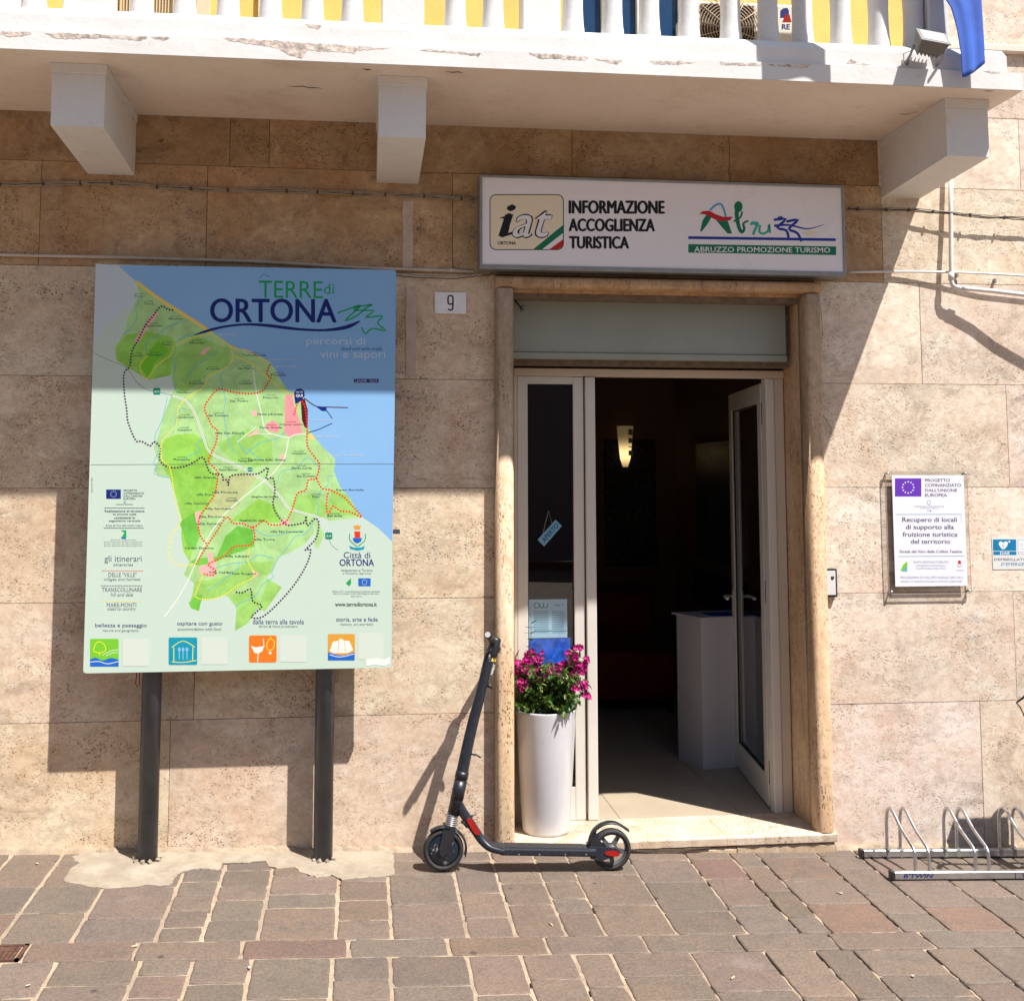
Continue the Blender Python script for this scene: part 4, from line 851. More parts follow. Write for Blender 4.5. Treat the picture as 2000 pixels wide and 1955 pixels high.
p.line([(105, 573), (200, 615), (290, 655), (360, 750), (420, 785), (470, 795), (560, 815)], 2.6, I['grey']); hw = [(560, 820), (640, 850), (700, 940), (740, 1060), (780, 1150), (900, 1210), (1010, 1265), (1120, 1335), (1200, 1420), (1250, 1480), (1400, 1525), (1450, 1560), (1472, 1630)]
p.line(hw, 11, I['road']); p.line(hw, 3.5, I['bgd']); p.line(hw, 2, I['grey']); p.line([(1472, 1640), (1490, 1690), (1530, 1722)], 2.5, I['grey'])
p.line([(1030, 650), (1050, 790), (1080, 920), (1105, 1020), (1170, 1050), (1240, 1062), (1280, 1045), (1340, 1042)], 5.5, I['road']); p.line([(1240, 1062), (1215, 1180), (1140, 1280), (1040, 1360), (930, 1450), (840, 1540), (750, 1680), (690, 1810), (640, 1920), (580, 2020), (512, 2112)], 6, I['road'])
p.line([(940, 1090), (1000, 1040), (1050, 1000)], 4, I['road']); p.line([(1035, 1040), (1160, 1045)], 3, I['road'])
p.poly([(1310, 832), (1335, 840), (1352, 900), (1352, 1000), (1335, 1005), (1318, 960)], I['port']); p.line([(1330, 832), (1400, 880), (1470, 885), (1588, 888)], 6, I['port']); p.poly([(1395, 878), (1462, 885), (1462, 908), (1435, 908)], I['navy']); p.line([(1462, 905), (1495, 952)], 5, I['navy']); p.line([(1352, 1034), (1410, 1018), (1450, 1000), (1495, 980)], 5, I['navy'])
W_, G_ = 14.5, 17.5
for r_ in ([(1130, 640), (1112, 690), (1134, 715), (1115, 750), (1080, 795), (1000, 806), (900, 795), (830, 780), (780, 830), (748, 890), (770, 950), (795, 1000), (822, 1020), (815, 1090), (790, 1150), (770, 1200), (800, 1235), (825, 1268), (820, 1330), (805, 1400), (760, 1465), (715, 1540), (720, 1630), (765, 1690)], [(700, 1800), (760, 1700), (820, 1610), (878, 1528), (915, 1565), (970, 1565), (1030, 1588), (1095, 1548), (1130, 1572), (1215, 1565), (1262, 1480), (1290, 1392), (1340, 1370), (1355, 1312), (1400, 1300), (1420, 1220), (1390, 1175), (1350, 1110), (1348, 1010), (1335, 880), (1300, 850), (1268, 940)],
           [(1030, 1590), (1042, 1640), (1020, 1690), (925, 1700), (870, 1750), (795, 1790), (768, 1808), (812, 1842), (800, 1868), (735, 1862)], [(1405, 1305), (1435, 1360), (1485, 1370), (1560, 1410), (1610, 1460), (1668, 1527), (1600, 1498), (1545, 1492), (1500, 1465), (1470, 1510), (1462, 1440), (1472, 1380)]): p.dots(r_, W_, G_, I['red'])
for r_ in ([(560, 318), (530, 312), (492, 296), (440, 360), (400, 410), (360, 490), (322, 560), (310, 645), (276, 690), (278, 800), (292, 900), (300, 975), (345, 1080), (380, 1085), (430, 1112), (452, 1088), (490, 1125), (484, 1190), (530, 1235), (620, 1235), (690, 1205), (740, 1180), (780, 1268), (850, 1280), (855, 1310), (880, 1312), (888, 1342), (898, 1290), (970, 1278), (1060, 1275), (1120, 1240), (1108, 1305), (1148, 1300), (1160, 1380), (1148, 1450), (1170, 1510), (1222, 1570), (1262, 1574), (1330, 1560), (1342, 1522), (1350, 1578), (1392, 1538), (1416, 1560), (1402, 1650), (1338, 1720), (1368, 1718), (1352, 1790), (1290, 1900), (1200, 2010), (1090, 2110), (1022, 2112), (1084, 2050), (1030, 2020), (1018, 1950), (970, 1970), (918, 1965)],): p.dots(r_, W_, G_, I['purple'])
for r_ in ([(900, 530), (912, 600), (870, 660), (780, 700), (740, 770), (690, 800), (600, 880), (580, 990), (500, 1090), (498, 1190), (545, 1242), (575, 1420), (605, 1560), (560, 1620), (538, 1720), (560, 1790), (620, 1812), (700, 1805)], [(740, 1868), (705, 1950), (700, 2000), (780, 2008), (860, 1985), (950, 1925), (1040, 1870), (1002, 1790), (1010, 1710)], [(770, 458), (680, 480), (580, 520), (550, 580), (470, 640), (405, 722), (370, 640), (420, 580)], [(350, 160), (560, 305), (800, 462), (900, 530)], [(930, 590), (1040, 640), (1180, 770), (1240, 800)]): p.dots(r_, 11.5, 15, I['yellow'])
for x, y, r_ in ((468, 793, 21), (1014, 1250, 14), (1475, 1638, 21)): p.rrect(x - r_, y - r_ * .95, x + r_, y + r_ * .95, 7, I['badge']); p.text('A14', x - r_ * .7, y - r_ * .3, x + r_ * .7, y + r_ * .35, I['white'])
p.poly([(1272, 800), (1285, 780), (1312, 776), (1332, 792), (1334, 820), (1310, 850), (1280, 868), (1274, 830)], I['navy']); p.text('SIETE', 1283, 792, 1323, 802, I['white']); p.text('QUI', 1282, 810, 1322, 828, I['white'], offset=.02)
p.text('TERRE', 1065, 145, 1440, 245, I['green'], tilt=4, offset=.004, res=4); p.text('di', 1447, 163, 1505, 223, I['green'], res=4)
p.text('ORTONA', 780, 250, 1522, 388, I['navy'], tilt=2, offset=.016, res=5)
p.poly(smooth([(682, 466), (760, 432), (880, 405), (1020, 394), (1150, 402), (1300, 422), (1450, 428), (1570, 408), (1662, 378), (1600, 422), (1500, 440), (1380, 441), (1250, 433), (1100, 415), (980, 408), (860, 422), (760, 448)], True, 3), I['navy'])
p.line([(1525, 335), (1600, 308), (1660, 290), (1622, 330), (1570, 380), (1640, 350), (1700, 300), (1728, 286), (1640, 300), (1630, 318), (1740, 322), (1690, 360), (1790, 352), (1760, 392), (1808, 438), (1730, 425), (1690, 455), (1666, 418)], 9, I['green'])
p.text('percorsi di', 1345, 476, 1688, 532, I['pale'], res=3); p.text('food and wine trails', 1550, 533, 1786, 553, I['navy'], shear=.2); p.text('vini e sapori', 1424, 553, 1806, 612, I['pale'], res=3)
p.rrect(1622, 720, 1768, 742, 6, I['navy']); p.text('LEADER  GSC4', 1632, 725, 1758, 738, I['pale'])
p.line([(1072, 130), (1085, 115), (1100, 112), (1135, 128)], 2.5, I['navy'])
labs = [('Foro', 362, 235), ('Torre', 420, 280), ('Ghiomera', 577, 367), ('Lazzaretto', 450, 408), ('Feudo', 527, 517), ('Savini', 356, 583), ('Granciaro', 455, 578), ('Alboreti', 700, 508), ('Rogatti', 797, 662), ('San Marco', 990, 657), ('Torre Mucchia', 1038, 580), ("Postilli", 1180, 697), ('Ruscitti', 700, 745), ('Schiavi', 988, 745), ('Aquilano', 628, 800), ('Peticcio', 1135, 828), ('San Pietro', 950, 848), ('Santa Liberata', 1130, 925), ('Ortona centro', 1255, 985), ('San Tommaso', 830, 933), ('Caldaroni', 635, 943), ('Casarino', 630, 1017), ('villa San Nicola', 896, 1036), ('Fonte Grande', 1137, 1003), ('Ciampini', 1300, 1157), ('Moncaccio', 614, 1190), ('Tamarete', 985, 1198), ('Madonna delle Grazie', 1113, 1192), ("Sant'Elena", 886, 1250), ('Santa Lucia', 1316, 1240), ('villa Grande', 752, 1295), ('San Donato', 1341, 1287), ('villa Deo', 748, 1395), ('villa Pincione', 866, 1382), ('Cucullo', 908, 1430), ('villa Carlone', 702, 1447), ('villa Sarchese', 828, 1478), ('Gagliarda bassa', 1100, 1410), ('Moro', 1400, 1408), ('villa Pincione', 790, 1525), ('villa Iurisci', 770, 1566), ('Gagliarda alta', 1025, 1548), ('villa San Leonardo', 1230, 1612), ('villa Torre', 1098, 1658), ('Caldari Stazione', 716, 1708), ('villa Iubatti', 936, 1756), ('Villa Caldari', 842, 1850), ('villa Rogatti', 978, 1860), ('Bardella', 1510, 1520), ('Ripari Bardella', 1600, 1370)]
for s, x, y in labs:
    y -= 6; wd = len(s) * 5.4
    if s not in ('villa Deo',) and 'villa' not in s.lower() and len(s) < 14: p.text('contrada', x - 28, y - 12, x + 28, y - 4, I['txt'])
    p.text(s, x - wd, y, x + wd, y + 13, I['txt'], offset=.018, res=1)
for s, x0_, y0_, x1_ in (('Lido San Nicola', 825, 452, 935), ('punta Ferruccio', 1120, 598, 1285), ('punta Lunga', 1165, 638, 1297), ('Ortona porto', 1365, 953, 1495), ('Lido Saraceni', 1395, 1046, 1530), ('punta Acquabella', 1496, 1160, 1680)): p.text(s, x0_, y0_, x1_, y0_ + 16, I['pale'], offset=.01)
p.text('progetto grafico e stampa', 86, 1250, 92, 1430, I['grey'])
def eu(p, x0, y0, x1, y1, mat, st): p.rect(x0, y0, x1, y1, mat); p.stars((x0 + x1) / 2, (y0 + y1) / 2, (y1 - y0) * .31, (y1 - y0) * .065, st)
eu(p, 172, 1367, 258, 1421, I['navy'], I['pale'])
for i, s in enumerate(('PROGETTO', 'COFINANZIATO', "DALL'UNIONE", 'EUROPEA')): p.text(s, 274, 1367 + i * 16, 274 + len(s) * 10, 1378 + i * 16, I['txt'], offset=.01)
p.line([(230, 1454), (330, 1454)], 3, I['txt']); p.line([(160, 1475), (398, 1476)], 3, I['txt']); p.disc(281, 1440, 7, I['grey']); p.disc(281, 1440, 4.5, I['bgd'])
for i, (s, wd) in enumerate((('Realizzazione di strutture', 232), ('su piccola scala', 138), ('consistenti in', 122), ('segnaletica verticale', 184))): p.text(s, 280 - wd / 2, 1486 + i * 19.5, 280 + wd / 2, 1500 + i * 19.5, I['txt'], offset=.012)
p.text('Strada del Vino delle Colline Teatine', 170, 1572, 386, 1582, I['txt']); p.line([(158, 1592), (392, 1593)], 3, I['txt']); p.poly([(258, 1605), (290, 1605), (290, 1650), (262, 1646), (280, 1620)], I['green']); p.poly([(262, 1646), (290, 1650), (286, 1656), (258, 1654)], I['blue2'])
for y in (1662, 1674, 1686, 1697): p.text('giunta regionale abruzzo programma' if y != 1662 else 'giunta regionale', 160 if y != 1662 else 198, y - 4, 384 if y != 1662 else 348, y + 4, I['grey'])
p.text('gli itinerari', 162, 1753, 380, 1800, I['grey'], res=3); p.text('itineraries', 213, 1798, 330, 1815, I['grey'], shear=.25)
p.dots([(150, 1842), (388, 1843)], 7, 9, I['red']); p.text('DELLE "VILLE"', 186, 1852, 350, 1878, I['grey']); p.text('villages and hamlets', 158, 1884, 372, 1905, I['grey'], shear=.25)
p.dots([(145, 1930), (384, 1930)], 7, 9, I['purple']); p.text('TRANSCOLLINARE', 147, 1940, 382, 1965, I['grey']); p.text('hill and dale', 198, 1971, 330, 1992, I['grey'], shear=.25)
p.dots([(140, 2021), (382, 2022)], 7, 9, I['yellow']); p.text('MARE-MONTI', 176, 2030, 348, 2054, I['grey']); p.text('coast to country', 178, 2058, 346, 2080, I['grey'], shear=.25)
p.poly([(1620, 1575), (1630, 1580), (1642, 1574), (1654, 1580), (1664, 1575), (1658, 1600), (1626, 1600)], I['gold']); p.poly([(1624, 1612), (1660, 1612), (1658, 1650), (1668, 1666), (1616, 1666), (1628, 1650)], I['red']); p.poly([(1614, 1650), (1670, 1650), (1662, 1672), (1642, 1682), (1622, 1672)], I['blue2'])
p.line([(1598, 1625), (1600, 1665), (1640, 1700)], 5, I['green']); p.line([(1688, 1625), (1686, 1665), (1645, 1700)], 5, I['green']); p.poly([(1594, 1695), (1620, 1706), (1664, 1706), (1686, 1697), (1680, 1716), (1642, 1724), (1602, 1714)], I['teal'])
p.text('Città di', 1562, 1732, 1718, 1768, I['navy'], res=3); p.text('ORTONA', 1538, 1774, 1740, 1814, I['navy'], offset=.012, res=3)
p.text('Assessorato al Turismo', 1546, 1832, 1732, 1846, I['grey'], shear=.2); p.text('e Politiche Agricole', 1558, 1852, 1722, 1866, I['grey'], shear=.2)
p.poly([(1575, 1915), (1604, 1885), (1606, 1915), (1596, 1932)], I['green']); eu(p, 1648, 1886, 1720, 1932, I['blue2'], I['yellow'])
p.text('Misura 313 - Incentivazione di attività turistiche', 1496, 1958, 1775, 1968, I['grey']); p.text('Piano di sviluppo rurale della Regione Abruzzo', 1502, 1972, 1768, 1982, I['grey']); p.text('2007-2013', 1604, 1988, 1668, 1996, I['grey'])
p.text('www.terrediortona.it', 1512, 2026, 1756, 2050, I['txt'], offset=.014)
for s, s2, x0_, x1_, xx0, xx1, y in (('bellezza e paesaggio', 'nature and geography', 108, 410, 150, 366, 2150), ('ospitare con gusto', 'accommodation with food', 586, 852, 590, 846, 2140), ('dalla terra alla tavola', 'farms & food producers', 1030, 1330, 1066, 1292, 2126), ('storia, arte e fede', 'history, art and faith', 1518, 1762, 1542, 1734, 2114)):
    p.text(s, x0_, y, x1_, y + 28, I['navy'], offset=.008, res=3); p.text(s2, xx0, y + 34, xx1, y + 52, I['grey'], shear=.25)
p.rrect(78, 2240, 245, 2402, 8, I['lime']); p.line([(98, 2305), (110, 2270), (135, 2256), (162, 2275), (168, 2306), (140, 2322), (104, 2316), (98, 2305)], 4, I['yellow']); p.line([(132, 2318), (134, 2336)], 4, I['yellow']); p.line([(150, 2336), (200, 2310), (242, 2304)], 3, I['white']); p.line([(170, 2340), (210, 2322), (240, 2320)], 3, I['white'])
p.poly(smooth([(78, 2360), (110, 2350), (150, 2366), (200, 2352), (245, 2362)], False) + [(245, 2402), (78, 2402)], I['blue2']); p.line([(80, 2376), (130, 2372), (180, 2386), (244, 2372)], 4, I['white'])
p.rrect(538, 2232, 705, 2392, 8, I['teal']); p.line([(556, 2290), (622, 2252), (690, 2288)], 4, I['yellow']); p.line([(568, 2290), (568, 2372)], 4, I['yellow']); p.line([(680, 2288), (678, 2366)], 4, I['yellow'])
for x in (600, 622, 645): p.line([(x, 2310), (x, 2360)], 5, I['sea']); p.disc(x, 2302, 8, I['sea'], ry=12)
p.line([(556, 2374), (620, 2378), (700, 2366)], 4, I['yellow'])
p.rrect(1008, 2220, 1170, 2378, 12, I['orange']); p.poly([(1020, 2282), (1050, 2290), (1094, 2282), (1088, 2310), (1064, 2326), (1040, 2322)], I['white']); p.line([(1062, 2324), (1058, 2376)], 5, I['white']); p.line([(1092, 2238), (1096, 2290)], 4, I['white']); p.line([(1130, 2238), (1112, 2270), (1120, 2304), (1146, 2300), (1158, 2262), (1140, 2240), (1134, 2226)], 4, I['yellow']); p.disc(1132, 2322, 8, I['white'])
p.rrect(1470, 2212, 1628, 2366, 8, I['gold']); p.poly([(1480, 2310), (1500, 2256), (1530, 2252), (1545, 2236), (1565, 2250), (1595, 2252), (1618, 2304), (1590, 2322), (1500, 2324)], I['white']); p.line([(1532, 2254), (1528, 2318)], 3, I['gold']); p.line([(1568, 2254), (1572, 2316)], 3, I['gold']); p.poly(smooth([(1470, 2318), (1510, 2330), (1560, 2336), (1626, 2318)], False) + [(1626, 2366), (1470, 2366)], I['blue2']); p.line([(1480, 2332), (1540, 2346), (1624, 2328)], 4, I['white'])
for x0_, y0_, x1_, y1_ in ((268, 2240, 424, 2400), (728, 2232, 882, 2390), (1190, 2218, 1342, 2376), (1648, 2206, 1794, 2360)): p.rect(x0_, y0_, x1_, y1_, I['qr'])
p.poly([(1690, 2360), (1760, 2352), (1800, 2360), (1830, 2345), (1836, 2385), (1800, 2398), (1740, 2392), (1695, 2400)], I['white'])
p.line([(82, 1222), (900, 1218), (1858, 1217)], 1.8, I['grey'])
p.build('printed_map', bo)
MB().box(x1 + .001, x1 + .034, PY_ + .006, PY_ + .02, on(770, 1043, PY_).z, on(770, 1034, PY_).z, b=.001).build('side_bracket', M['pole'], bo)
mb = MB(); hk = on(267, 1322, -.16); mb.tube([hk + Vector((0, 0, .03)), hk + Vector((-.004, 0, -.03)), hk + Vector((.004, 0, -.045)), hk + Vector((.014, 0, -.035)), hk + Vector((.012, 0, .02))], .0025, 6); mb.build('hanging_clip', M['red'], bo)

# EU project plaque on clear acrylic, right of the door
pq = empty('project_plaque', 'white printed European project notice on a clear acrylic plate screwed to the wall', 'plaque')
PQ = -.025; a, b = on(1729, 921, PQ), on(1898, 1159, PQ)
MB().prism(rr_poly(a.x, b.x, b.z, a.z, .006, PQ), (0, .005, 0)).build('acrylic_plate', M['acrylic'], pq)
mb = MB(); P1 = rr_poly(a.x, b.x, b.z, a.z, .006, PQ - .0005); P2 = rr_poly(a.x + .0022, b.x - .0022, b.z + .0022, a.z - .0022, .005, PQ - .0005); n = len(P1)
P3 = [(x, y + .006, z) for x, y, z in P1]; mb.add(P1 + P2 + P3, [[k, (k + 1) % n, n + (k + 1) % n, n + k] for k in range(n)] + [[k, (k + 1) % n, 2 * n + (k + 1) % n, 2 * n + k] for k in range(n)]); mb.build('plate_edge', M['acrylic_edge'], pq, recalc=False)
for x in (a.x + .012, b.x - .012):
    for z in (a.z - .010, b.z + .014): MB().lathe([(.0003, -.009), (.0055, -.008), (.006, -.001), (.0045, .0), (.0045, .023), (.0003, .023)], (x, PQ, z), axis='Y', n=16).build('standoff', M['steel'], pq)
PP = PQ - .004; c0, c1 = on(1742, 928, PP), on(1890, 1144, PP)
MB().box(c0.x, c1.x, PP, PQ - .0008, c1.z, c0.z).build('notice_sheet', ink('notice_white', (.70, .71, .80)), pq)
M['violet'] = ink('faded_violet', (.125, .035, .42)); M['notice_txt'] = ink('notice_text', (.10, .075, .13)); M['notice_lt'] = ink('notice_light_text', (.30, .31, .40)); M['notice_blue'] = ink('notice_blue_rule', (.10, .28, .48))
p = Print(PP - .0004, 1560, 880, 4.427); eu(p, 832, 240, 1060, 397, M['violet'], M['inkpale'])
for i, s in enumerate(('PROGETTO', 'COFINANZIATO', "DALL'UNIONE", 'EUROPEA')): p.text(s, 1092, 244 + i * 43, 1092 + (215, 312, 278, 192)[i], 270 + i * 43, M['notice_txt'], offset=.016, res=3)
p.disc(1126, 450, 17, M['notice_lt'], ry=20); p.disc(1126, 450, 11, M['sign_white'], ry=14); p.text("MINISTERO DELLE POLITICHE AGRICOLE", 1000, 478, 1256, 489, M['notice_lt']); p.text('ALIMENTARI E FORESTALI', 1050, 494, 1210, 503, M['notice_lt']); p.text('2 8', 1112, 512, 1146, 528, M['notice_txt'])
p.line([(840, 552), (1404, 551)], 4, M['notice_blue']); p.line([(1404, 551), (1404, 625)], 2, M['notice_blue'])
for i, (s, x0_, x1_) in enumerate((('Recupero di locali', 895, 1368), ('di supporto alla', 926, 1342), ('fruizione turistica', 898, 1373), ('del territorio', 968, 1308))): p.text(s, x0_, 578 + i * 63, x1_, 578 + i * 63 + (50, 50, 40, 38)[i], M['notice_txt'], offset=.014, res=4)
p.text('Strada del Vino delle Colline Teatine', 872, 860, 1412, 884, M['notice_txt'], offset=.014); p.line([(860, 915), (1428, 912)], 4, M['notice_blue'])
p.poly([(880, 1040), (905, 985), (940, 955), (938, 1045)], I['lime']); p.poly([(900, 1045), (938, 995), (938, 1045)], M['sign_lblue']); p.text('GIUNTA REGIONALE D\'ABRUZZO', 990, 953, 1300, 972, M['notice_lt']); p.text('DIPARTIMENTO POLITICHE DELLO', 1014, 988, 1272, 1002, M['notice_lt']); p.text('SVILUPPO RURALE E DELLA PESCA', 1016, 1012, 1276, 1026, M['notice_lt'])
p.poly([(1380, 950), (1400, 950), (1405, 980), (1376, 980)], M['sign_red']); p.line([(1368, 990), (1390, 1005), (1412, 990)], 6, M['notice_lt']); p.text('ORTONA', 1366, 1030, 1426, 1042, M['notice_lt'])
p.text('PROGRAMMA DI SVILUPPO RURALE 2007-2013', 880, 1086, 1418, 1108, M['notice_lt']); p.text('MISURA 313 "INCENTIVAZIONE DI ATTIVITÀ TURISTICHE"', 882, 1120, 1414, 1140, M['notice_lt'])
p.build('lettering', pq)

# defibrillator sign cut by the right edge
df = empty('defibrillator_sign', 'white and blue defibrillator sign at the right edge of the photo', 'sign')
Y = -.004; a, b = on(1937, 1051, Y), on(2075, 1111, Y); MB().box(a.x, b.x, Y, -.0026, b.z, a.z, b=.0004).build('plate', ink('sign_plate_white', (.62, .63, .62)), df)
M['dae'] = ink('dae_blue', (.005, .17, .36)); p = Print(Y - .0004, 1560, 880, 4.427)
p.rect(1680, 768, 1880, 866, M['dae']); p.rect(1684, 872, 1882, 902, M['dae']); p.text('DAE', 1742, 876, 1824, 898, M['sign_white'], offset=.01)
p.poly(smooth([(1768, 855), (1735, 820), (1732, 796), (1750, 784), (1768, 798), (1786, 784), (1806, 796), (1802, 822)], True, 3), M['sign_white']); p.line([(1772, 800), (1760, 826), (1774, 824), (1766, 850)], 5, M['dae']); p.line([(1808, 790), (1830, 786)], 5, M['sign_white']); p.line([(1820, 776), (1822, 800)], 5, M['sign_white'])
p.rect(1896, 774, 2090, 892, M['notice_lt']); p.rect(1900, 778, 2086, 888, M['sign_white']); p.line([(1910, 815), (1920, 803), (1935, 806), (1936, 822), (1922, 830), (1912, 820)], 4, M['notice_txt']); p.line([(1915, 855), (1960, 850)], 4, M['notice_txt']); p.line([(1904, 878), (2080, 878)], 4, M['notice_txt'])
p.text('DEFIBRILLATORE PER', 1690, 930, 2110, 952, M['notice_txt'], offset=.006); p.text("D'EMERGENZA", 1750, 968, 2040, 994, M['dae'], offset=.006, shear=.12); p.build('lettering', df)

# card-reader box beside the door jamb
kb = empty('intercom', 'small white box in a dark frame on the wall right of the door jamb', 'intercom')
a, b = on(1600, 1111, -.03), on(1636, 1166, -.03)
MB().box(2.336, b.x, -.03, -.0025, b.z, a.z, b=.002).build('housing', M['black'], kb); MB().box(2.342, b.x - .010, -.034, -.029, b.z + .011, a.z - .010, b=.001).build('front_plate', plain('box_white', (.60, .60, .62), .4), kb)
c = on(1626, 1128, -.034); MB().lathe([(.0002, -.003), (.008, -.0028), (.009, .001)], (c.x, -.034, c.z), axis='Y', n=18).build('button', M['black'], kb)

# ================================================================ CABLES AND CONDUITS
def cable_path(pts, Y): return [on(x, y, (Y if not isinstance(Y, list) else Y[i])) for i, (x, y) in enumerate(pts)]
def sm3(P3, n=4):
    out = []; m = len(P3)
    for i in range(m - 1):
        p0 = P3[max(i - 1, 0)]; p1 = P3[i]; p2 = P3[i + 1]; p3 = P3[min(i + 2, m - 1)]
        for k in range(n): t = k / n; out.append(.5 * ((2 * p1) + (p2 - p0) * t + (2 * p0 - 5 * p1 + 4 * p2 - p3) * t * t + (3 * p1 - p0 - 3 * p2 + p3) * t ** 3))
    return out + [P3[-1]]
def bundle(label, pts, strands, Y=-.016, clips=9, name='cable_bundle'):
    root = empty(name, label, 'cables'); base = [on(x, y, Y if not callable(Y) else Y(x)) for x, y in pts]; L = []
    fine_ = sm3(base, 8); rb = random.Random(len(pts))
    for s, (dy, dz, r, m, wob) in enumerate(strands):
        P3 = [q + Vector((0, dy + .002 * sin(i * .9 + s * 2), dz + wob * sin(i * .55 + s * 1.7) * .5 + wob * (rb.random() - .5))) for i, q in enumerate(fine_)]
        MB().tube(sm3(P3, 2), r, 7, cap=True).build('cable', M[m], root)
    for k in range(clips):
        q = fine_[int((k + .5) * (len(fine_) - 1) / clips)]
        MB().box(q.x - .005, q.x + .005, q.y - .009, q.y + .008, q.z - .010, q.z + .009, b=.002).build('cable_clip', M['cable_dark'], root)
    return root
st_ = [(-.004, .006, .0032, 'cable', .003), (.002, .0, .003, 'cable_dark', .002), (.004, -.006, .0034, 'cable', .003), (-.002, -.002, .003, 'cable', .005)]
bundle('bundle of thin grey cables clipped along the wall left of the shop sign', [(-160, 352), (0, 360), (110, 359), (205, 358), (320, 366), (410, 370), (560, 373), (640, 376), (740, 380), (840, 384), (926, 390)], st_, clips=14)
bundle('bundle of cables sagging from the shop sign across the sunlit wall to the right', [(1657, 408), (1700, 409), (1760, 410), (1790, 411), (1860, 417), (1930, 424), (2000, 427), (2120, 440)], st_[:3], Y=lambda x: -.016 - max(0, min(1, (x - 1700) / 120)) * .030, clips=7)
def pipe(name, label, cat, P3, r, m, joints=(), bend=True):
    root = empty(name, label, cat); MB().tube(P3, r, 14).build('pipe', M[m], root)
    for q, ax in joints: MB().tube([q - ax * .02, q + ax * .02], r * 1.28, 14).build('coupling', M[m], root)
    return root
YC = -.012
pipe('conduit', 'thin weathered conduit running above the map board to the shop sign', 'conduit', [on(-200, 492, YC), on(0, 498, YC), on(240, 503, YC), on(500, 511, YC), on(700, 523, YC), on(925, 530, YC)], .0075, 'pvc_old', [(on(505, 511.3, YC), Vector((1, 0, -.01))), (on(881, 528.3, YC), Vector((1, 0, 0)))])
pipe('conduit', 'thin pale conduit from the lower right corner of the shop sign to the right edge', 'conduit', sm3([on(1657, 532, YC), on(1752, 531, YC - .006), on(1850, 532, -.035), on(1930, 535, -.05), on(2000, 539, -.055), on(2120, 548, -.06)], 4), .0062, 'pvc')
bundle('loose dark wires sagging on the wall between the map board and the door', [(772, 536), (830, 540), (880, 541), (925, 538), (965, 532)], [(0, .004, .0022, 'cable', .004), (0, -.008, .0022, 'cable_dark', .004)], clips=0, name='loose_wire')
rd = .0115; e0 = on(1857, 548, -.05); V = [on(1857, 330, -.035), on(1857, 420, -.04), on(1857.5, 500, -.05)]
el = [on(1858, 548, -.055), on(1860, 556, -.056), on(1866, 561, -.058), on(1876, 563, -.06)]; Hh_ = [on(1940, 569, -.085), on(2000, 576, -.115), on(2120, 590, -.16)]
pp = pipe('drain_pipe', 'white plastic pipe dropping from the balcony corbel and turning right on the sunlit wall', 'pipe', V + el + Hh_, rd, 'pvc', [(on(1857.6, 540, -.0535), Vector((0, 0, 1))), (on(1885, 563.5, -.062), Vector((1, -.1, -.08)))])
mb = MB()
for x, y in ((1869, 537), (1866, 552), (1943, 549)): q = on(x, y, -.012); mb.box(q.x - .005, q.x + .005, q.y - .01, -.001, q.z - .012, q.z + .012, b=.001)
mb.build('wall_anchor', M['steel_dull'], pp)
tw = empty('dry_twig', 'small black forked twig poking from the corner above the door', 'twig')
q0 = [on(1003, 583, .1), on(1010, 592, .09), on(1016, 600, .085), on(1024, 606, .08)]
mb = MB(); mb.tube(q0, [.006, .0045, .0035, .0015], 7).tube([q0[2], on(1021, 597, .08), on(1026, 599, .08)], [.003, .002, .001], 6).tube([q0[2], on(1017, 606, .08), on(1017, 611, .08)], [.003, .002, .001], 6).tube([on(1019, 603, .08), on(1022, 610, .08)], [.002, .001], 5); mb.build('twig', M['black'], tw)
wr = empty('thin_wire', 'thin dark wire bowing along the wall beside the right door jamb', 'wire')
MB().tube(sm3([on(1594, 560, -.01), on(1602, 600, -.02), on(1606, 650, -.02), on(1600, 690, -.01), on(1595, 720, -.006)], 5), .0011, 5).tube(sm3([on(1597, 772, -.004), on(1600, 798, -.01), on(1612, 818, -.01), on(1627, 842, -.006)], 5), .0011, 5).build('wire', M['black'], wr)

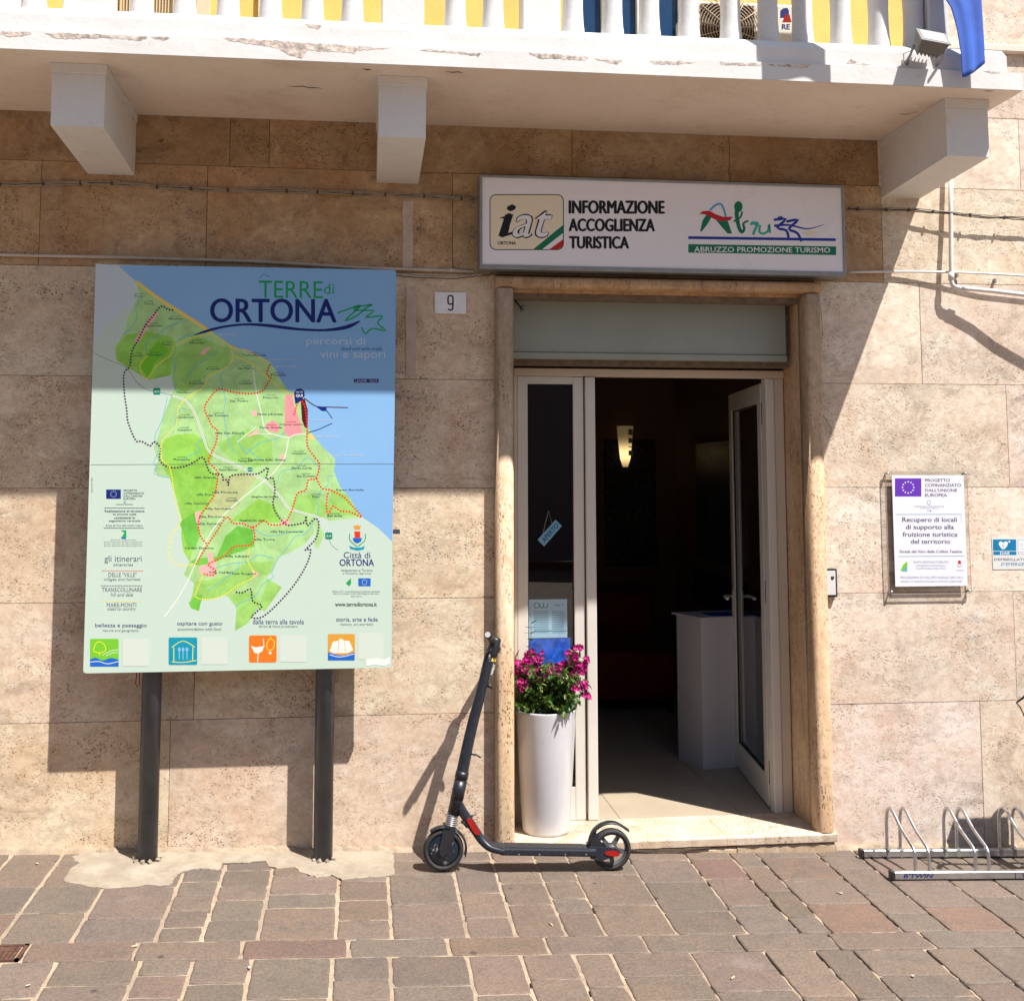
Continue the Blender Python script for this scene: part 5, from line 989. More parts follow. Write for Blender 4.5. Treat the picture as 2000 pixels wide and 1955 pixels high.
# ================================================================ SCOOTER (leans with its handlebar on the wall)
sc = empty('kick_scooter', 'black electric kick scooter with red reflectors leaning beside the doorway', 'scooter')
TILT = .085; SYB = -.285
def sp(px, py, dy=0.0):
    """point of the scooter's leaning mid plane seen at px,py, moved dy across it"""
    d = rgt * ((px - CX) / F_PX) - upv * ((py - CY) / F_PX) + fwd
    n = Vector((0, 1, -TILT)); t = ((SYB + TILT * .06) - n.dot(CAM)) / n.dot(d); return CAM + d * t + Vector((0, dy, 0))
PXM = 1 / (sp(866, 1660) - sp(867, 1660)).length      # pixels per metre there
def wheel(c, r, name, spokes):
    root = MB()
    C = Vector(c)
    def lat(prof, m=0, n=48): return MB().lathe(prof, C, axis='Y', n=n, mi=m)
    hub = MB()
    if spokes:
        hub.lathe([(r * .71, -.012), (r * .76, -.015), (r * .76, .015), (r * .71, .012), (r * .71, -.012)], C, axis='Y', n=48)
        for k in range(5):
            a = k * tau / 5 + R(58); d = Vector((cos(a), 0, sin(a))); s_ = Vector((-sin(a), 0, cos(a)))
            for q_ in (-1,):
                pts = [C + d * .016 - s_ * .011, C + d * r * .73 - s_ * .008, C + d * r * .73 + s_ * .008, C + d * .016 + s_ * .011]
                hub.prism([p - Vector((0, .008, 0)) for p in pts], (0, .016, 0))
        hub.lathe([(.0003, -.02), (.018, -.02), (.022, -.014), (.022, .014), (.018, .02), (.0003, .02)], C, axis='Y', n=24)
    else:
        hub.lathe([(.0003, -.017), (.020, -.018), (.055, -.020), (r * .74, -.014), (r * .78, -.010), (r * .78, .010), (r * .74, .014), (.02, .018), (.0003, .018)], C, axis='Y', n=48)
    w_ = hub.build(name, M['grey_rim'] if spokes else M['wheel_disc'], sc)
    ty = MB().lathe([(r * .755, -.014), (r * .80, -.020), (r * .90, -.022), (r * .975, -.015), (r, -.006), (r, .006), (r * .975, .015), (r * .90, .022), (r * .80, .020), (r * .755, .014), (r * .755, -.014)], C, axis='Y', n=56).build('tyre', M['rubber'], w_)
    return w_
q = NT('scuffed_hub_cover'); v = q.pos(); c = q.mix(q.ramp(q.noise(v, 60, 5, .7), (.56, 0.0), (.60, 1.0)), (.008, .014, .026), (.30, .28, .28)); q.set(q.p, Base_Color=q.mix(q.ramp(q.noise(v, 9, 3), (.45, 0.), (.55, 1.)), (.008, .014, .026), c), Roughness=.28); M['wheel_disc'] = q.m
r = 39.5 / PXM; F0 = sp(866, 1663); R0 = sp(1193.5, 1659.5)
for q_ in (F0, R0): q_.z = max(q_.z, gz(q_.x, q_.y) + .006 + r * .995)
wheel(F0, r, 'front_wheel', False); wheel(R0, r, 'rear_wheel', True)
MB().lathe([(.0003, -.030), (.010, -.030), (.014, -.026), (.014, -.018)], F0, axis='Y', n=20).build('axle_nut', M['grey_rim'], sc)
def band_strip(pts, wid, th, m, name):   # curved mudguard: centreline in the wheel plane, flat section across it
    mb = MB(); n = len(pts); vs = []
    for i, p in enumerate(pts):
        a = pts[max(i - 1, 0)]; b = pts[min(i + 1, n - 1)]; t = (b - a).normalized(); nn = t.cross(Vector((0, 1, 0))).normalized()
        ww = wid[i] if isinstance(wid, list) else wid
        for yy, oo in ((-ww, -.004), (-ww * .7, .003), (0, .0055), (ww * .7, .003), (ww, -.004), (ww * .7, .003 - th), (0, .0055 - th), (-ww * .7, .003 - th)): vs.append(p + Vector((0, yy, 0)) + nn * oo)
    k = 8; mb.add(vs, [[i * k + j, i * k + (j + 1) % k, (i + 1) * k + (j + 1) % k, (i + 1) * k + j] for i in range(n - 1) for j in range(k)], 0, True); mb.add(vs[:k], [list(range(k))]).add(vs[-k:], [list(range(k))])
    return mb.build(name, m, sc)
def arc(c, rr_, a0, a1, n=18, dr=0): return [Vector(c) + Vector(((rr_ + dr * i / n) * cos(R(a0 + (a1 - a0) * i / n)), 0, (rr_ + dr * i / n) * sin(R(a0 + (a1 - a0) * i / n)))) for i in range(n + 1)]
band_strip(arc(F0, r * 1.10, 126, 72, 12), .022, .003, M['black'], 'front_mudguard'); band_strip(arc(F0, r * 1.12, 60, -18, 16), .022, .003, M['black'], 'front_mudguard')
rm = [sp(x, y) for x, y in ((1149, 1650), (1152, 1637), (1158, 1623), (1168, 1613), (1180, 1607), (1193, 1605), (1205, 1607), (1216, 1613), (1227, 1621))]
band_strip(sm3(rm, 3), .024, .004, M['black'], 'rear_mudguard')
mb = MB(); mb.prism([sp(x, y, -.026) for x, y in ((1150, 1649), (1152, 1636), (1160, 1626), (1168, 1622), (1166, 1632), (1176, 1646), (1180, 1651))], (0, .006, 0)).prism([sp(x, y, .02) for x, y in ((1150, 1649), (1152, 1636), (1160, 1626), (1168, 1622), (1166, 1632), (1176, 1646), (1180, 1651))], (0, .006, 0)); mb.build('mudguard_bracket', M['black'], sc)
# fork leg and cover
mb = MB()
for s_ in (-1, 1):
    pts = [(868, 1663), (863, 1669), (858, 1663), (857, 1652), (861, 1636), (864, 1616), (888, 1622), (884, 1640), (878, 1654), (874, 1662)]
    mb.prism([sp(x, y, s_ * .029 - .004) for x, y in pts], (0, .008, 0))
mb.prism([sp(x, y, -.028) for x, y in ((864, 1617), (868, 1609), (889, 1612), (888, 1623))], (0, .056, 0)); mb.build('fork', M['black'], sc)
bl = [(884.5, 1588), (880, 1611)]; ax = (sp(*bl[0]) - sp(*bl[1])).normalized(); L0 = (sp(*bl[0]) - sp(*bl[1])).length; pts = []; rad = []
for i in range(25): t = i / 24; pts.append(sp(*bl[1]) + ax * L0 * t); rad.append((.0245 + .0028 * (1 if (i // 2) % 2 == 0 else -1)) * 1.0)
MB().tube(pts, rad, 24).build('bellows', M['greymetal'], sc)
# stem: slightly oval tube with collars
st = [(886, 1590), (896, 1541), (913, 1457), (925, 1405), (935, 1369), (945, 1328), (953, 1292), (957, 1276)]
rad = [.029, .0285, .0265, .0255, .0245, .0235, .0230, .0225]
MB().tube([sp(x, y) for x, y in st], rad, 24).build('stem', M['scoot'], sc)
def collar(a, b, r_, m, name): MB().tube([sp(*a), sp(*b)], r_, 24).build(name, m, sc)
collar((900.5, 1520), (903.5, 1506), .0305, M['black'], 'stem_collar'); collar((892.5, 1560), (900, 1524), .030, M['scoot'], 'stem_collar')
MB().tube([sp(918, 1471, -.012), sp(930, 1472, -.02), sp(938, 1477, -.024)], [.003, .005, .003], 8).build('folding_lever', M['black'], sc)
MB().tube([sp(959.5, 1283), sp(961, 1277), sp(968, 1249), sp(969, 1245)], [.0235, .0265, .0265, .021], 20).build('display_head', M['black'], sc)
MB().tube([sp(952, 1336, -.004), sp(958, 1341, -.006), sp(961, 1345, -.006)], [.010, .008, .004], 10).build('hook', M['black'], sc)
mb = MB(); a = sp(965, 1284, -.0225); 
def patch(cx_, cy_, w_, h_, mat, name, ang=14):
    c_, s_ = cos(R(ang)), sin(R(ang)); q4 = [sp(cx_ + dx * c_ + dy * s_ * -1, cy_ + dx * s_ + dy * c_) for dx, dy in ((-w_, h_), (w_, h_), (w_, -h_), (-w_, -h_))]
    off = []
    for q_ in q4: off.append(q_)
    vs = []; N = 6      # wrapped round the stem
    for i in range(N + 1):
        t = i / N; lo = q4[0].lerp(q4[1], t); hi = q4[3].lerp(q4[2], t)
        mid = (sp(*st[5]) + sp(*st[6])) / 2; ax_ = (sp(*st[6]) - sp(*st[4])).normalized()
        for p_ in (lo, hi):
            d_ = p_ - sp(*st[5]); off_ = d_ - ax_ * d_.dot(ax_); k = max(.0, .0243 ** 2 - off_.x ** 2) ** .5; vs.append(p_ + Vector((0, -k - .0006, 0)))
    MB().add(vs, [[2 * i, 2 * i + 2, 2 * i + 3, 2 * i + 1] for i in range(N)]).build(name, mat, sc, recalc=False)
patch(964, 1287, 4.6, 4.2, M['sticker'], 'yellow_sticker')
stxt = MB(); A = sp(961, 1316, -.0245); B = sp(967, 1296, -.0245); up_ = (sp(953, 1314, -.0245) - A)
put_text(stxt, 'NINEBOT', (A, B, A + up_ * .55), 0, offset=.01); stxt.build('lettering', M['whiteprint'], sc, recalc=False)
for (x, y) in ((956, 1281), (955, 1290)): c = sp(x, y, -.021); MB().lathe([(.0002, -.003), (.0035, -.002), (.0035, 0)], c, axis='Y', n=12).build('bolt', M['grey_rim'], sc)
# handlebar across, its far grip rests on the wall

Cb = sp(964, 1256); Nb = on(952.5, 1239.5, -.376); hv = (Cb - Nb).normalized(); Fb = Cb + hv * .155
bar = MB().tube([Nb + hv * .04, Fb], .0125, 14).build('handlebar', M['black'], sc)
for a_, b_ in ((Nb, Nb + hv * .125), (Fb + hv * .01, Fb - hv * .10)): MB().tube([a_, a_ + (b_ - a_) * .05, b_], [.014, .0168, .0168], 18).build('grip', M['black'], bar)
MB().tube([Nb - hv * .003, Nb + hv * .002], .0130, 16).build('grip_end', plain('grip_end_grey', (.40, .41, .39), .5), bar)
MB().tube([Nb + hv * .15 + Vector((0, 0, -.012)), Nb + hv * .15 + Vector((-.01, 0, -.045)), Nb + hv * .05 + Vector((-.012, 0, -.058))], [.006, .005, .004], 8).build('brake_lever', M['black'], bar)
# neck and deck
nk = [(893, 1566), (903, 1584), (915, 1602), (929, 1623), (941, 1640), (956, 1652), (982, 1657)]
P3 = sm3([sp(x, y) for x, y in nk], 4); rad = [.020 + .003 * min(1, i / 6) for i in range(len(P3))]; 
mb = MB(); n = len(P3); vs = []; K = 14
for i, p_ in enumerate(P3):
    t = (P3[min(i + 1, n - 1)] - P3[max(i - 1, 0)]).normalized(); nn = Vector((0, 1, 0)).cross(t).normalized(); u = i / (n - 1)
    hy = .022 + .040 * max(0, (u - .55) / .45) ** 1.3; hn = .0225 - .006 * u
    for k in range(K):
        a = k * tau / K; ca, sa = cos(a), sin(a); e = .62
        vs.append(p_ + Vector((0, hy * math.copysign(abs(ca) ** e, ca), 0)) + nn * hn * math.copysign(abs(sa) ** e, sa))
mb.add(vs, [[i * K + k, i * K + (k + 1) % K, (i + 1) * K + (k + 1) % K, (i + 1) * K + k] for i in range(n - 1) for k in range(K)], 0, True); mb.add(vs[:K], [list(range(K))]); mb.build('neck', M['scoot'], sc)
dl, dr_ = sp(978, 1656), sp(1205, 1659); mb = MB()
mid = dl.lerp(sp(1150, 1659), .5); Ld = sp(1150, 1659).x - dl.x
dd = (sp(1150, 1660) - sp(978, 1657)); ang = math.atan2(dd.z, dd.x)
MD = Matrix.Translation(sp(978, 1657)) @ Matrix.Rotation(-ang, 4, 'Y') @ Matrix.Rotation(-TILT * .9, 4, 'X')
mb.box(-.01, Ld + .03, -.052, .052, -.019, .016, b=.009, M=MD); dk = mb.build('deck', M['scoot'], sc)
MB().box(.02, Ld - .02, -.043, .043, .0155, .018, b=.001, M=MD).build('deck_mat', M['rubber'], dk)
mb = MB()
for s_ in (-1, 1): mb.prism([sp(x, y, s_ * .034 - .006) for x, y in ((1148, 1648), (1200, 1651), (1208, 1657), (1204, 1664), (1188, 1670), (1170, 1676), (1150, 1671))], (0, .012, 0))
mb.build('rear_arm', M['scoot'], sc)
def lens_(pts, y, name='reflector'): MB().prism([sp(x, yy, y) for x, yy in smooth(pts, True, 3)], (0, .005, 0)).build(name, M['red'], sc)
lens_([(1177, 1660), (1183, 1656), (1196, 1655), (1204, 1658), (1206, 1662), (1200, 1666), (1184, 1664)], -.0445)
lens_([(911, 1598), (916, 1595), (922, 1598), (930, 1612), (936, 1622), (933, 1627), (926, 1624), (918, 1612)], -.0265)
MB().tube([sp(913, 1598, .0), sp(922, 1593, .0), sp(931, 1590, 0)], [.006, .0035, .0015], 8).build('catch_hook', M['black'], sc)
MB().tube([sp(914, 1612, -.01), sp(905, 1604, -.01), sp(900, 1603, -.01)], [.012, .008, .006], 10).build('catch', M['black'], sc)

MB().tube(sm3([sp(960, 1280, .024), sp(956, 1310, .03), sp(940, 1370, .03), sp(918, 1460, .032), sp(899, 1545, .036), sp(890, 1580, .034)], 4), .0024, 7).build('brake_cable', M['black'], sc)
mb = MB()
for x in (1010, 1050, 1100, 1140): mb.lathe([(.0002, -.0025), (.0042, -.002), (.0046, 0)], sp(x, 1661.5, -.0525), axis='Y', n=12)
mb.build('deck_screws', M['grey_rim'], sc)

# ================================================================ POT AND PLANT
pt = empty('flower_pot', 'tall glossy white tapered flower pot standing on the threshold', 'flower pot')
PC = Vector((.922, .118, -.0098)); hgt = on(1065, 1392, .0).z - PC.z
MB().lathe([(.001, .0), (.112, .0), (.117, .004), (.119, .012), (.152, hgt - .03), (.1555, hgt - .008), (.1555, hgt - .001), (.153, hgt), (.149, hgt - .002), (.147, hgt - .03), (.145, hgt - .07)], PC, n=72).build('pot', M['pot'], pt)
MB().lathe([(.001, hgt - .042), (.08, hgt - .045), (.147, hgt - .055)], PC, n=40).build('soil', M['soil'], pt)
pl = empty('flowering_shrub', 'leafy shrub with magenta flowers growing in the white pot', 'potted plant')
rp = random.Random(42); top_c = PC + Vector((0, 0, hgt - .04))
q = NT('shrub_leaf'); g_ = q.n('ShaderNodeNewGeometry'); v = q.pos()
c = q.ramp(g_.outputs['Random Per Island'], (.0, (.030, .075, .018)), (.45, (.055, .125, .024)), (.75, (.10, .19, .03)), (1.0, (.22, .27, .05)))
q.set(q.p, Base_Color=c, Roughness=.42); tl_ = q.n('ShaderNodeBsdfTranslucent'); q.l(q.mix(1.0, c, (1.1, 1.3, .5), 'MULTIPLY'), tl_.inputs[0]); mx = q.n('ShaderNodeMixShader'); mx.inputs[0].default_value = .28; q.l(q.p.outputs[0], mx.inputs[1]); q.l(tl_.outputs[0], mx.inputs[2]); q.l(mx.outputs[0], q.out.inputs[0]); M['leaf'] = q.m
q = NT('magenta_petal'); g_ = q.n('ShaderNodeNewGeometry')
c = q.ramp(g_.outputs['Random Per Island'], (.0, (.36, .008, .19)), (.5, (.52, .014, .25)), (1.0, (.68, .035, .26)))
q.set(q.p, Base_Color=c, Roughness=.6); tl_ = q.n('ShaderNodeBsdfTranslucent'); q.l(c, tl_.inputs[0]); mx = q.n('ShaderNodeMixShader'); mx.inputs[0].default_value = .35; q.l(q.p.outputs[0], mx.inputs[1]); q.l(tl_.outputs[0], mx.inputs[2]); q.l(mx.outputs[0], q.out.inputs[0]); M['petal'] = q.m
M['twig'] = plain('shrub_stem', (.10, .07, .035), .8)
def leaf_(mb, p, d, up_, L, Wd, curl=.25):
    d = d.normalized(); s_ = d.cross(up_); s_ = s_.normalized() if s_.length > 1e-4 else Vector((1, 0, 0)); n_ = s_.cross(d).normalized()
    P_ = [p, p + d * L * .32 + s_ * Wd * .5 + n_ * .0, p + d * L * .36 - n_ * Wd * .16, p + d * L * .32 - s_ * Wd * .5, p + d * L * .72 + s_ * Wd * .36 - n_ * L * curl * .35, p + d * L * .74 - n_ * (L * curl * .35 + Wd * .12), p + d * L * .72 - s_ * Wd * .36 - n_ * L * curl * .35, p + d * L - n_ * L * curl]
    mb.add(P_, [[0, 1, 2], [0, 2, 3], [1, 4, 5, 2], [3, 2, 5, 6], [4, 7, 5], [5, 7, 6]], 0, False)
stems = MB(); leaves = MB()
fpx = [(380, 850), (450, 715), (500, 690), (560, 690), (600, 570), (640, 690), (590, 870), (660, 930), (780, 930), (800, 990), (470, 1095), (450, 1010), (905, 780), (1005, 910), (1060, 740), (1120, 830), (1190, 690), (1220, 800), (1235, 610), (1290, 790), (1340, 790), (1280, 492), (1400, 680), (1215, 1060), (1345, 1060), (1408, 1200), (1170, 880), (410, 790), (690, 620), (1100, 900), (1230, 900), (540, 760), (620, 800), (720, 840), (860, 860), (940, 850), (1050, 800), (1150, 760), (1260, 700), (1180, 600), (500, 860), (560, 620), (400, 740), (1310, 860), (1240, 980), (1080, 960), (1160, 960)]
def at(fx, fy, Y): return on(960 + fx / 7.617, 1200 + fy / 7.617, Y)
tips = []
for fx, fy in fpx:
    dep = .06 + rp.random() * .13 if 640 < fx < 1150 or fy > 820 else .10 + rp.random() * .12
    if fx > 1250: dep = .04 + rp.random() * .1
    if fy > 1000: dep = -.005 + rp.random() * .05
    tips.append((at(fx, fy, dep), True))
for k in range(95):
    fx = rp.uniform(350, 1250); fy = rp.uniform(880, 1420) if k > 25 else rp.uniform(760, 1000)
    Yd = PC.y + rp.uniform(-.16, .10); tips.append((at(fx, fy, Yd), False))
for fx, fy, Yd in ((590, 140, .17), (1300, 1260, .10), (1090, 1440, -.05), (1060, 1400, -.04), (400, 1370, -.02), (350, 1330, .02), (1290, 960, .08), (1420, 1030, .06), (1310, 640, .1)): tips.append((at(fx, fy, Yd), False))
for tip, fl in tips:
    b = top_c + Vector((rp.uniform(-.09, .09), rp.uniform(-.09, .09), rp.uniform(-.02, .0)))
    if tip.z < top_c.z + .05: b = top_c + Vector(((tip.x - PC.x) * .6, (tip.y - PC.y) * .6, .015))
    mid = b.lerp(tip, .5) + Vector((rp.uniform(-.015, .015), rp.uniform(-.015, .015), .025)); P3 = sm3([b, mid, tip], 6)
    stems.tube(P3, [.0022 - .0014 * i / (len(P3) - 1) for i in range(len(P3))], 5, cap=False)
    n = len(P3)
    for i in range(2, n):
        for _ in range(3 if i > n // 2 else 2):
            a = rp.uniform(0, tau); tdir = (P3[i] - P3[i - 1]).normalized(); o1 = tdir.orthogonal().normalized(); o2 = tdir.cross(o1); d = (o1 * cos(a) + o2 * sin(a)) * .8 + tdir * rp.uniform(.2, .9)
            if fl and i == n - 1: continue
            leaf_(leaves, P3[i], d, Vector((0, 0, 1)), rp.uniform(.022, .044), rp.uniform(.010, .018), rp.uniform(.0, .5))
stems.build('stems', M['twig'], pl); lo_ = leaves.build('leaves', M['leaf'], pl, recalc=False); tag(lo_, kind='stuff')
for (tip, fl) in tips:
    if not fl: continue
    mb = MB(); R_ = rp.uniform(.015, .026); nfl = rp.randint(5, 9)
    for j in range(nfl):
        c = tip + Vector((rp.uniform(-1, 1) * R_, rp.uniform(-1, .6) * R_, rp.uniform(-.8, .8) * R_)); ax_ = Vector((rp.uniform(-.6, .6), -1, rp.uniform(-.2, .9))).normalized(); o1 = ax_.orthogonal().normalized(); o2 = ax_.cross(o1); ph = rp.uniform(0, tau); m_ = rp.choice((3, 5, 5))
        for k in range(m_):
            a = ph + k * tau / m_ + rp.uniform(-.2, .2); d = (o1 * cos(a) + o2 * sin(a)) + ax_ * rp.uniform(.25, .7); leaf_(mb, c, d, ax_, rp.uniform(.013, .022), rp.uniform(.011, .016), -.25)
    mb.build('flower', M['petal'], pl, recalc=False)

# ================================================================ BIKE RACK AND THE BICYCLE STANDING IN IT
rk = empty('bike_rack', 'galvanised steel bike rack with pairs of wire hoops on the paving at the right', 'bike rack')
YF, YR = -.425, -.145
fx0 = on(1741, 1720, YF).x; rx0 = on(1681, 1674, YR).x; XE = 4.02; bs = .0165
def barr(xa, xb, y, name='rail'):
    mb = MB(); za, zb = gz(xa, y) + .010, gz(xb, y) + .010
    vs = []; b_ = .0025
    for x, z in ((xa, za), (xb, zb)):
        for dy, dz in ((-bs, b_), (-bs + b_, 0), (bs - b_, 0), (bs, b_), (bs, 2 * bs - b_), (bs - b_, 2 * bs), (-bs + b_, 2 * bs), (-bs, 2 * bs - b_)): vs.append((x, y + dy, z + dz))
    mb.add(vs, [[k, (k + 1) % 8, 8 + (k + 1) % 8, 8 + k] for k in range(8)] + [list(range(8)), list(range(8, 16))]); return mb.build(name, M['steel'], rk)
xs1 = on(1978.5, 1712, YF).x
f1 = barr(fx0 + .012, xs1, YF); f2 = barr(xs1 + .004, XE, YF); r1 = barr(rx0 + .012, XE, YR)
for x, y in ((fx0, YF), (rx0, YR)): z = gz(x, y) + .0085; MB().box(x - .006, x + .0125, y - bs - .0015, y + bs + .0015, z, z + 2 * bs + .003, b=.003).build('end_cap', M['black'], rk)
tx = MB(); yy = YF - bs - .0007
for s_, xa, xb in (("B'TWIN", on(1761, 1721, YF).x, on(1820, 1721, YF).x), ("B'TWIN", on(1994, 1718, YF).x, on(2053, 1718, YF).x)):
    za = gz(xa, YF) + .010 + .007; zb = gz(xb, YF) + .017; put_text(tx, s_, ((xa, yy, za), (xb, yy, zb), (xa, yy, za + .019)), 0, offset=.02, shear=.25)
tx.build('lettering', M['navy'], rk, recalc=False)
hp = [on(px, 1679, YR).x for px in (1733, 1759, 1845, 1870, 1953, 1979)]; sp_ = hp[2] - hp[0]; hp += [hp[4] + sp_, hp[5] + sp_, hp[4] + 2 * sp_, hp[5] + 2 * sp_]
htop = .262
proto = None
for x in hp:
    if proto is None:
        P3 = [Vector((0, YR, .02)), Vector((0, YR - .001, .10)), Vector((0, YR - .002, .17)), Vector((0, YR - .008, .212)), Vector((0, YR - .024, .243)), Vector((0, YR - .048, .255)), Vector((0, YR - .074, .247)), Vector((0, YR - .100, .228)), Vector((0, YR - .16, .186)), Vector((0, YF + .030, .144)), Vector((0, YF + .010, .128)), Vector((0, YF + .001, .108)), Vector((0, YF, .06)), Vector((0, YF, .02))]
        proto = MB().tube(sm3(P3, 4), .0080, 12).build('hoop', M['steel'], rk); o = proto
    else: o = proto.copy(); COL.objects.link(o); o.parent = rk
    o.location = (x, 0, gz(x, -.28))
    for y in (YR, YF):
        z = gz(x, y) + .0095; MB().box(x - .0105, x + .0105, y - bs - .001, y + bs + .0008, z, z + 2 * bs + .0015, b=.001).build('bracket', M['steel_dull'], rk) if y == YR else None

bk = empty('bicycle', 'black city bicycle with a front basket parked in the rack, mostly beyond the right edge', 'bicycle')
BXc = 3.365; gb_ = gz(BXc, -.4)
def tor(c, rr_, rt, n=40): return [Vector(c) + Vector((0, rr_ * cos(k * tau / n), rr_ * sin(k * tau / n))) for k in range(n + 1)]
FC = Vector((BXc, -.40, gb_ + .31)); RC = Vector((BXc, -1.42, gz(BXc, -1.4) + .31))
for c, nm in ((FC, 'front_wheel'), (RC, 'rear_wheel')):
    w_ = MB().tube(tor(c, .277, 0), .007, 6)
    for k in range(14): a = k * tau / 14; w_.tube([c, c + Vector((0, .275 * cos(a), .275 * sin(a)))], .0013, 4)
    w_.tube([c - Vector((.05, 0, 0)), c + Vector((.05, 0, 0))], .016, 12); w_ = w_.build(nm, M['steel'], bk); MB().tube(tor(c, .292, 0), .017, 8).build('tyre', M['rubber'], w_)
hd = Vector((BXc, -.60, gb_ + .66)); sd = Vector((BXc, -1.17, gb_ + .60)); bb = Vector((BXc, -.98, gb_ + .28))
mb = MB(); mb.tube([hd, FC + Vector((.045, 0, 0))], .011).tube([hd, FC - Vector((.045, 0, 0))], .011).tube([hd, bb], .018).tube([hd - Vector((0, -.01, .06)), sd + Vector((0, .02, -.16))], .016).tube([bb, sd], .016).tube([bb, RC], .009).tube([sd, RC], .008).tube([hd, hd + Vector((0, -.02, .09))], .014); mb.build('frame', M['scoot'], bk)
hbz = on(2003, 1366, -.64).z; hz_ = MB()
hz_.tube(sm3([Vector((BXc - .27, -.66, hbz)), Vector((BXc - .2, -.60, hbz + .01)), Vector((BXc, -.60, hbz - .02)), Vector((BXc + .2, -.60, hbz + .01)), Vector((BXc + .27, -.66, hbz))], 5), .011, 10); hz_ = hz_.build('handlebar', M['black'], bk)
lv = on(1985, 1372, -.52); MB().tube([Vector((BXc - .2, -.58, hbz)), on(2003, 1358, -.53), on(1996, 1364, -.52), lv], [.007, .006, .005, .004], 8).tube([lv, on(1992, 1380, -.52), on(1998, 1392, -.52), on(2004, 1408, -.52)], .003, 6).build('brake_lever', M['black'], hz_)
MB().box(BXc - .07, BXc + .07, -1.28, -1.04, gb_ + .66, gb_ + .70, b=.02).build('saddle', M['black'], bk)
bz1_ = on(1808, 1605, 0).z + 2.34 * .27; bx0_, bx1_, by0_, by1_, bz0_ = BXc - .115, BXc + .175, -.40, -.27, bz1_ - .2
mb = MB()
for k in range(10): t = k / 9; z = bz0_ + (bz1_ - bz0_) * t; mb.box(bx0_, bx1_, by0_, by0_ + .004, z - .009, z + .009).box(bx0_, bx1_, by1_ - .004, by1_, z - .009, z + .009).box(bx0_, bx0_ + .004, by0_, by1_, z - .009, z + .009).box(bx1_ - .004, bx1_, by0_, by1_, z - .009, z + .009)
mb.box(bx0_, bx1_, by0_, by1_, bz0_ - .006, bz0_); mb.build('basket', M['cable_dark'], bk)
band_strip_par = sc
mb = MB(); A_ = [FC + Vector((0, .325 * cos(R(a)), .325 * sin(R(a)))) for a in range(20, 175, 8)]; n = len(A_)
mb.add([p_ + Vector((s_, 0, 0)) for p_ in A_ for s_ in (-.026, .026)], [[2 * i, 2 * i + 2, 2 * i + 3, 2 * i + 1] for i in range(n - 1)]); mb.build('mudguard', M['black'], bk, recalc=False)

# ================================================================ INSIDE THE ROOM AND ON THE DOOR GLASS
pd = empty('display_plinth', 'white box plinth standing on the floor just inside the open door', 'plinth')
ca, sa = cos(R(70)), sin(R(70)); n0 = Vector((2.045, 1.137, 0)); d1 = Vector((.36, .06, 0)); d2 = Vector((-.12, .42, 0)) * .62; zt = on(1373, 1206, 1.137).z
MB().prism([n0 + Vector((0, 0, -.009)), n0 + d1 + Vector((0, 0, -.009)), n0 + d1 + d2 + Vector((0, 0, -.009)), n0 + d2 + Vector((0, 0, -.009))], (0, 0, zt + .009 - .012)).build('body', M['pedestal'], pd)
o1 = [n0 - d1 * .02 - d2 * .03, n0 + d1 * 1.02 - d2 * .03, n0 + d1 * 1.02 + d2 * 1.1, n0 - d1 * .02 + d2 * 1.1 - d1 * .03]
MB().prism([p_ + Vector((0, 0, zt - .0115)) for p_ in o1], (0, 0, .012)).build('top', M['pedestal'], pd)
lf = MB().box(2.12, 2.30, 1.20, 1.34, zt + .0012, zt + .006).build('leaflet', M['blue_print']); tag(lf, 'blue leaflet lying on top of the white plinth', 'leaflet')
sf = empty('sofa', 'dark red low sofa barely seen in the dark room', 'sofa')
MB().box(1.35, 2.35, 2.7, 3.4, .09, .44, b=.04).build('seat', M['sofa'], sf); MB().box(1.35, 2.35, 3.36, 3.56, .3, .82, b=.05).build('backrest', M['sofa'], sf)
for x in (1.4, 2.3):
    for y in (2.76, 3.48): MB().box(x - .02, x + .02, y - .02, y + .02, -.0092, .095).build('leg', M['black'], sf)
ws = empty('wall_lamp', 'lit half-cone glass wall lamp glowing on the back wall of the dark room', 'lamp')
Yl = 3.52; pc = [on(1208, 834, Yl), on(1238, 834, Yl), on(1238, 900, Yl), on(1224, 905, Yl)]
q = NT('lit_lamp_glass'); v = q.pos(); zm = on(1220, 888, Yl).z
sx_ = q.n('ShaderNodeSeparateXYZ'); q.l(v, sx_.inputs[0]); dz = q.math('SUBTRACT', sx_.outputs[2], zm); fall = q.math('POWER', 2.718, q.math('MULTIPLY', q.math('MULTIPLY', dz, dz), -160.0))
q.set(q.p, Base_Color=(.6, .5, .3, 1), Roughness=.5, Emission_Color=(1.0, .70, .30, 1)); q.l(q.math('MULTIPLY_ADD', fall, .80, .045), q.p.inputs['Emission Strength']); M['lamp'] = q.m
xc_ = (on(1208, 834, Yl).x + on(1240, 834, Yl).x) / 2; zt_ = on(1220, 832, Yl).z; zb_ = on(1220, 912, Yl).z; rt_ = (on(1240, 834, Yl).x - on(1208, 834, Yl).x) / 2
vs = []; N = 14
for j, (rr_, z) in enumerate(((rt_, zt_), (rt_ * .82, zt_ * .6 + zb_ * .4), (rt_ * .62, zt_ * .2 + zb_ * .8), (rt_ * .30, zb_))):
    for k in range(N + 1): a = pi + pi * k / N; vs.append((xc_ + rr_ * cos(a) + (.0), 3.585 + rr_ * 1.1 * sin(a), z))
MB().add(vs, [[j * (N + 1) + k, j * (N + 1) + k + 1, (j + 1) * (N + 1) + k + 1, (j + 1) * (N + 1) + k] for j in range(3) for k in range(N)], 0, True).build('shade', M['lamp'], ws, recalc=False)
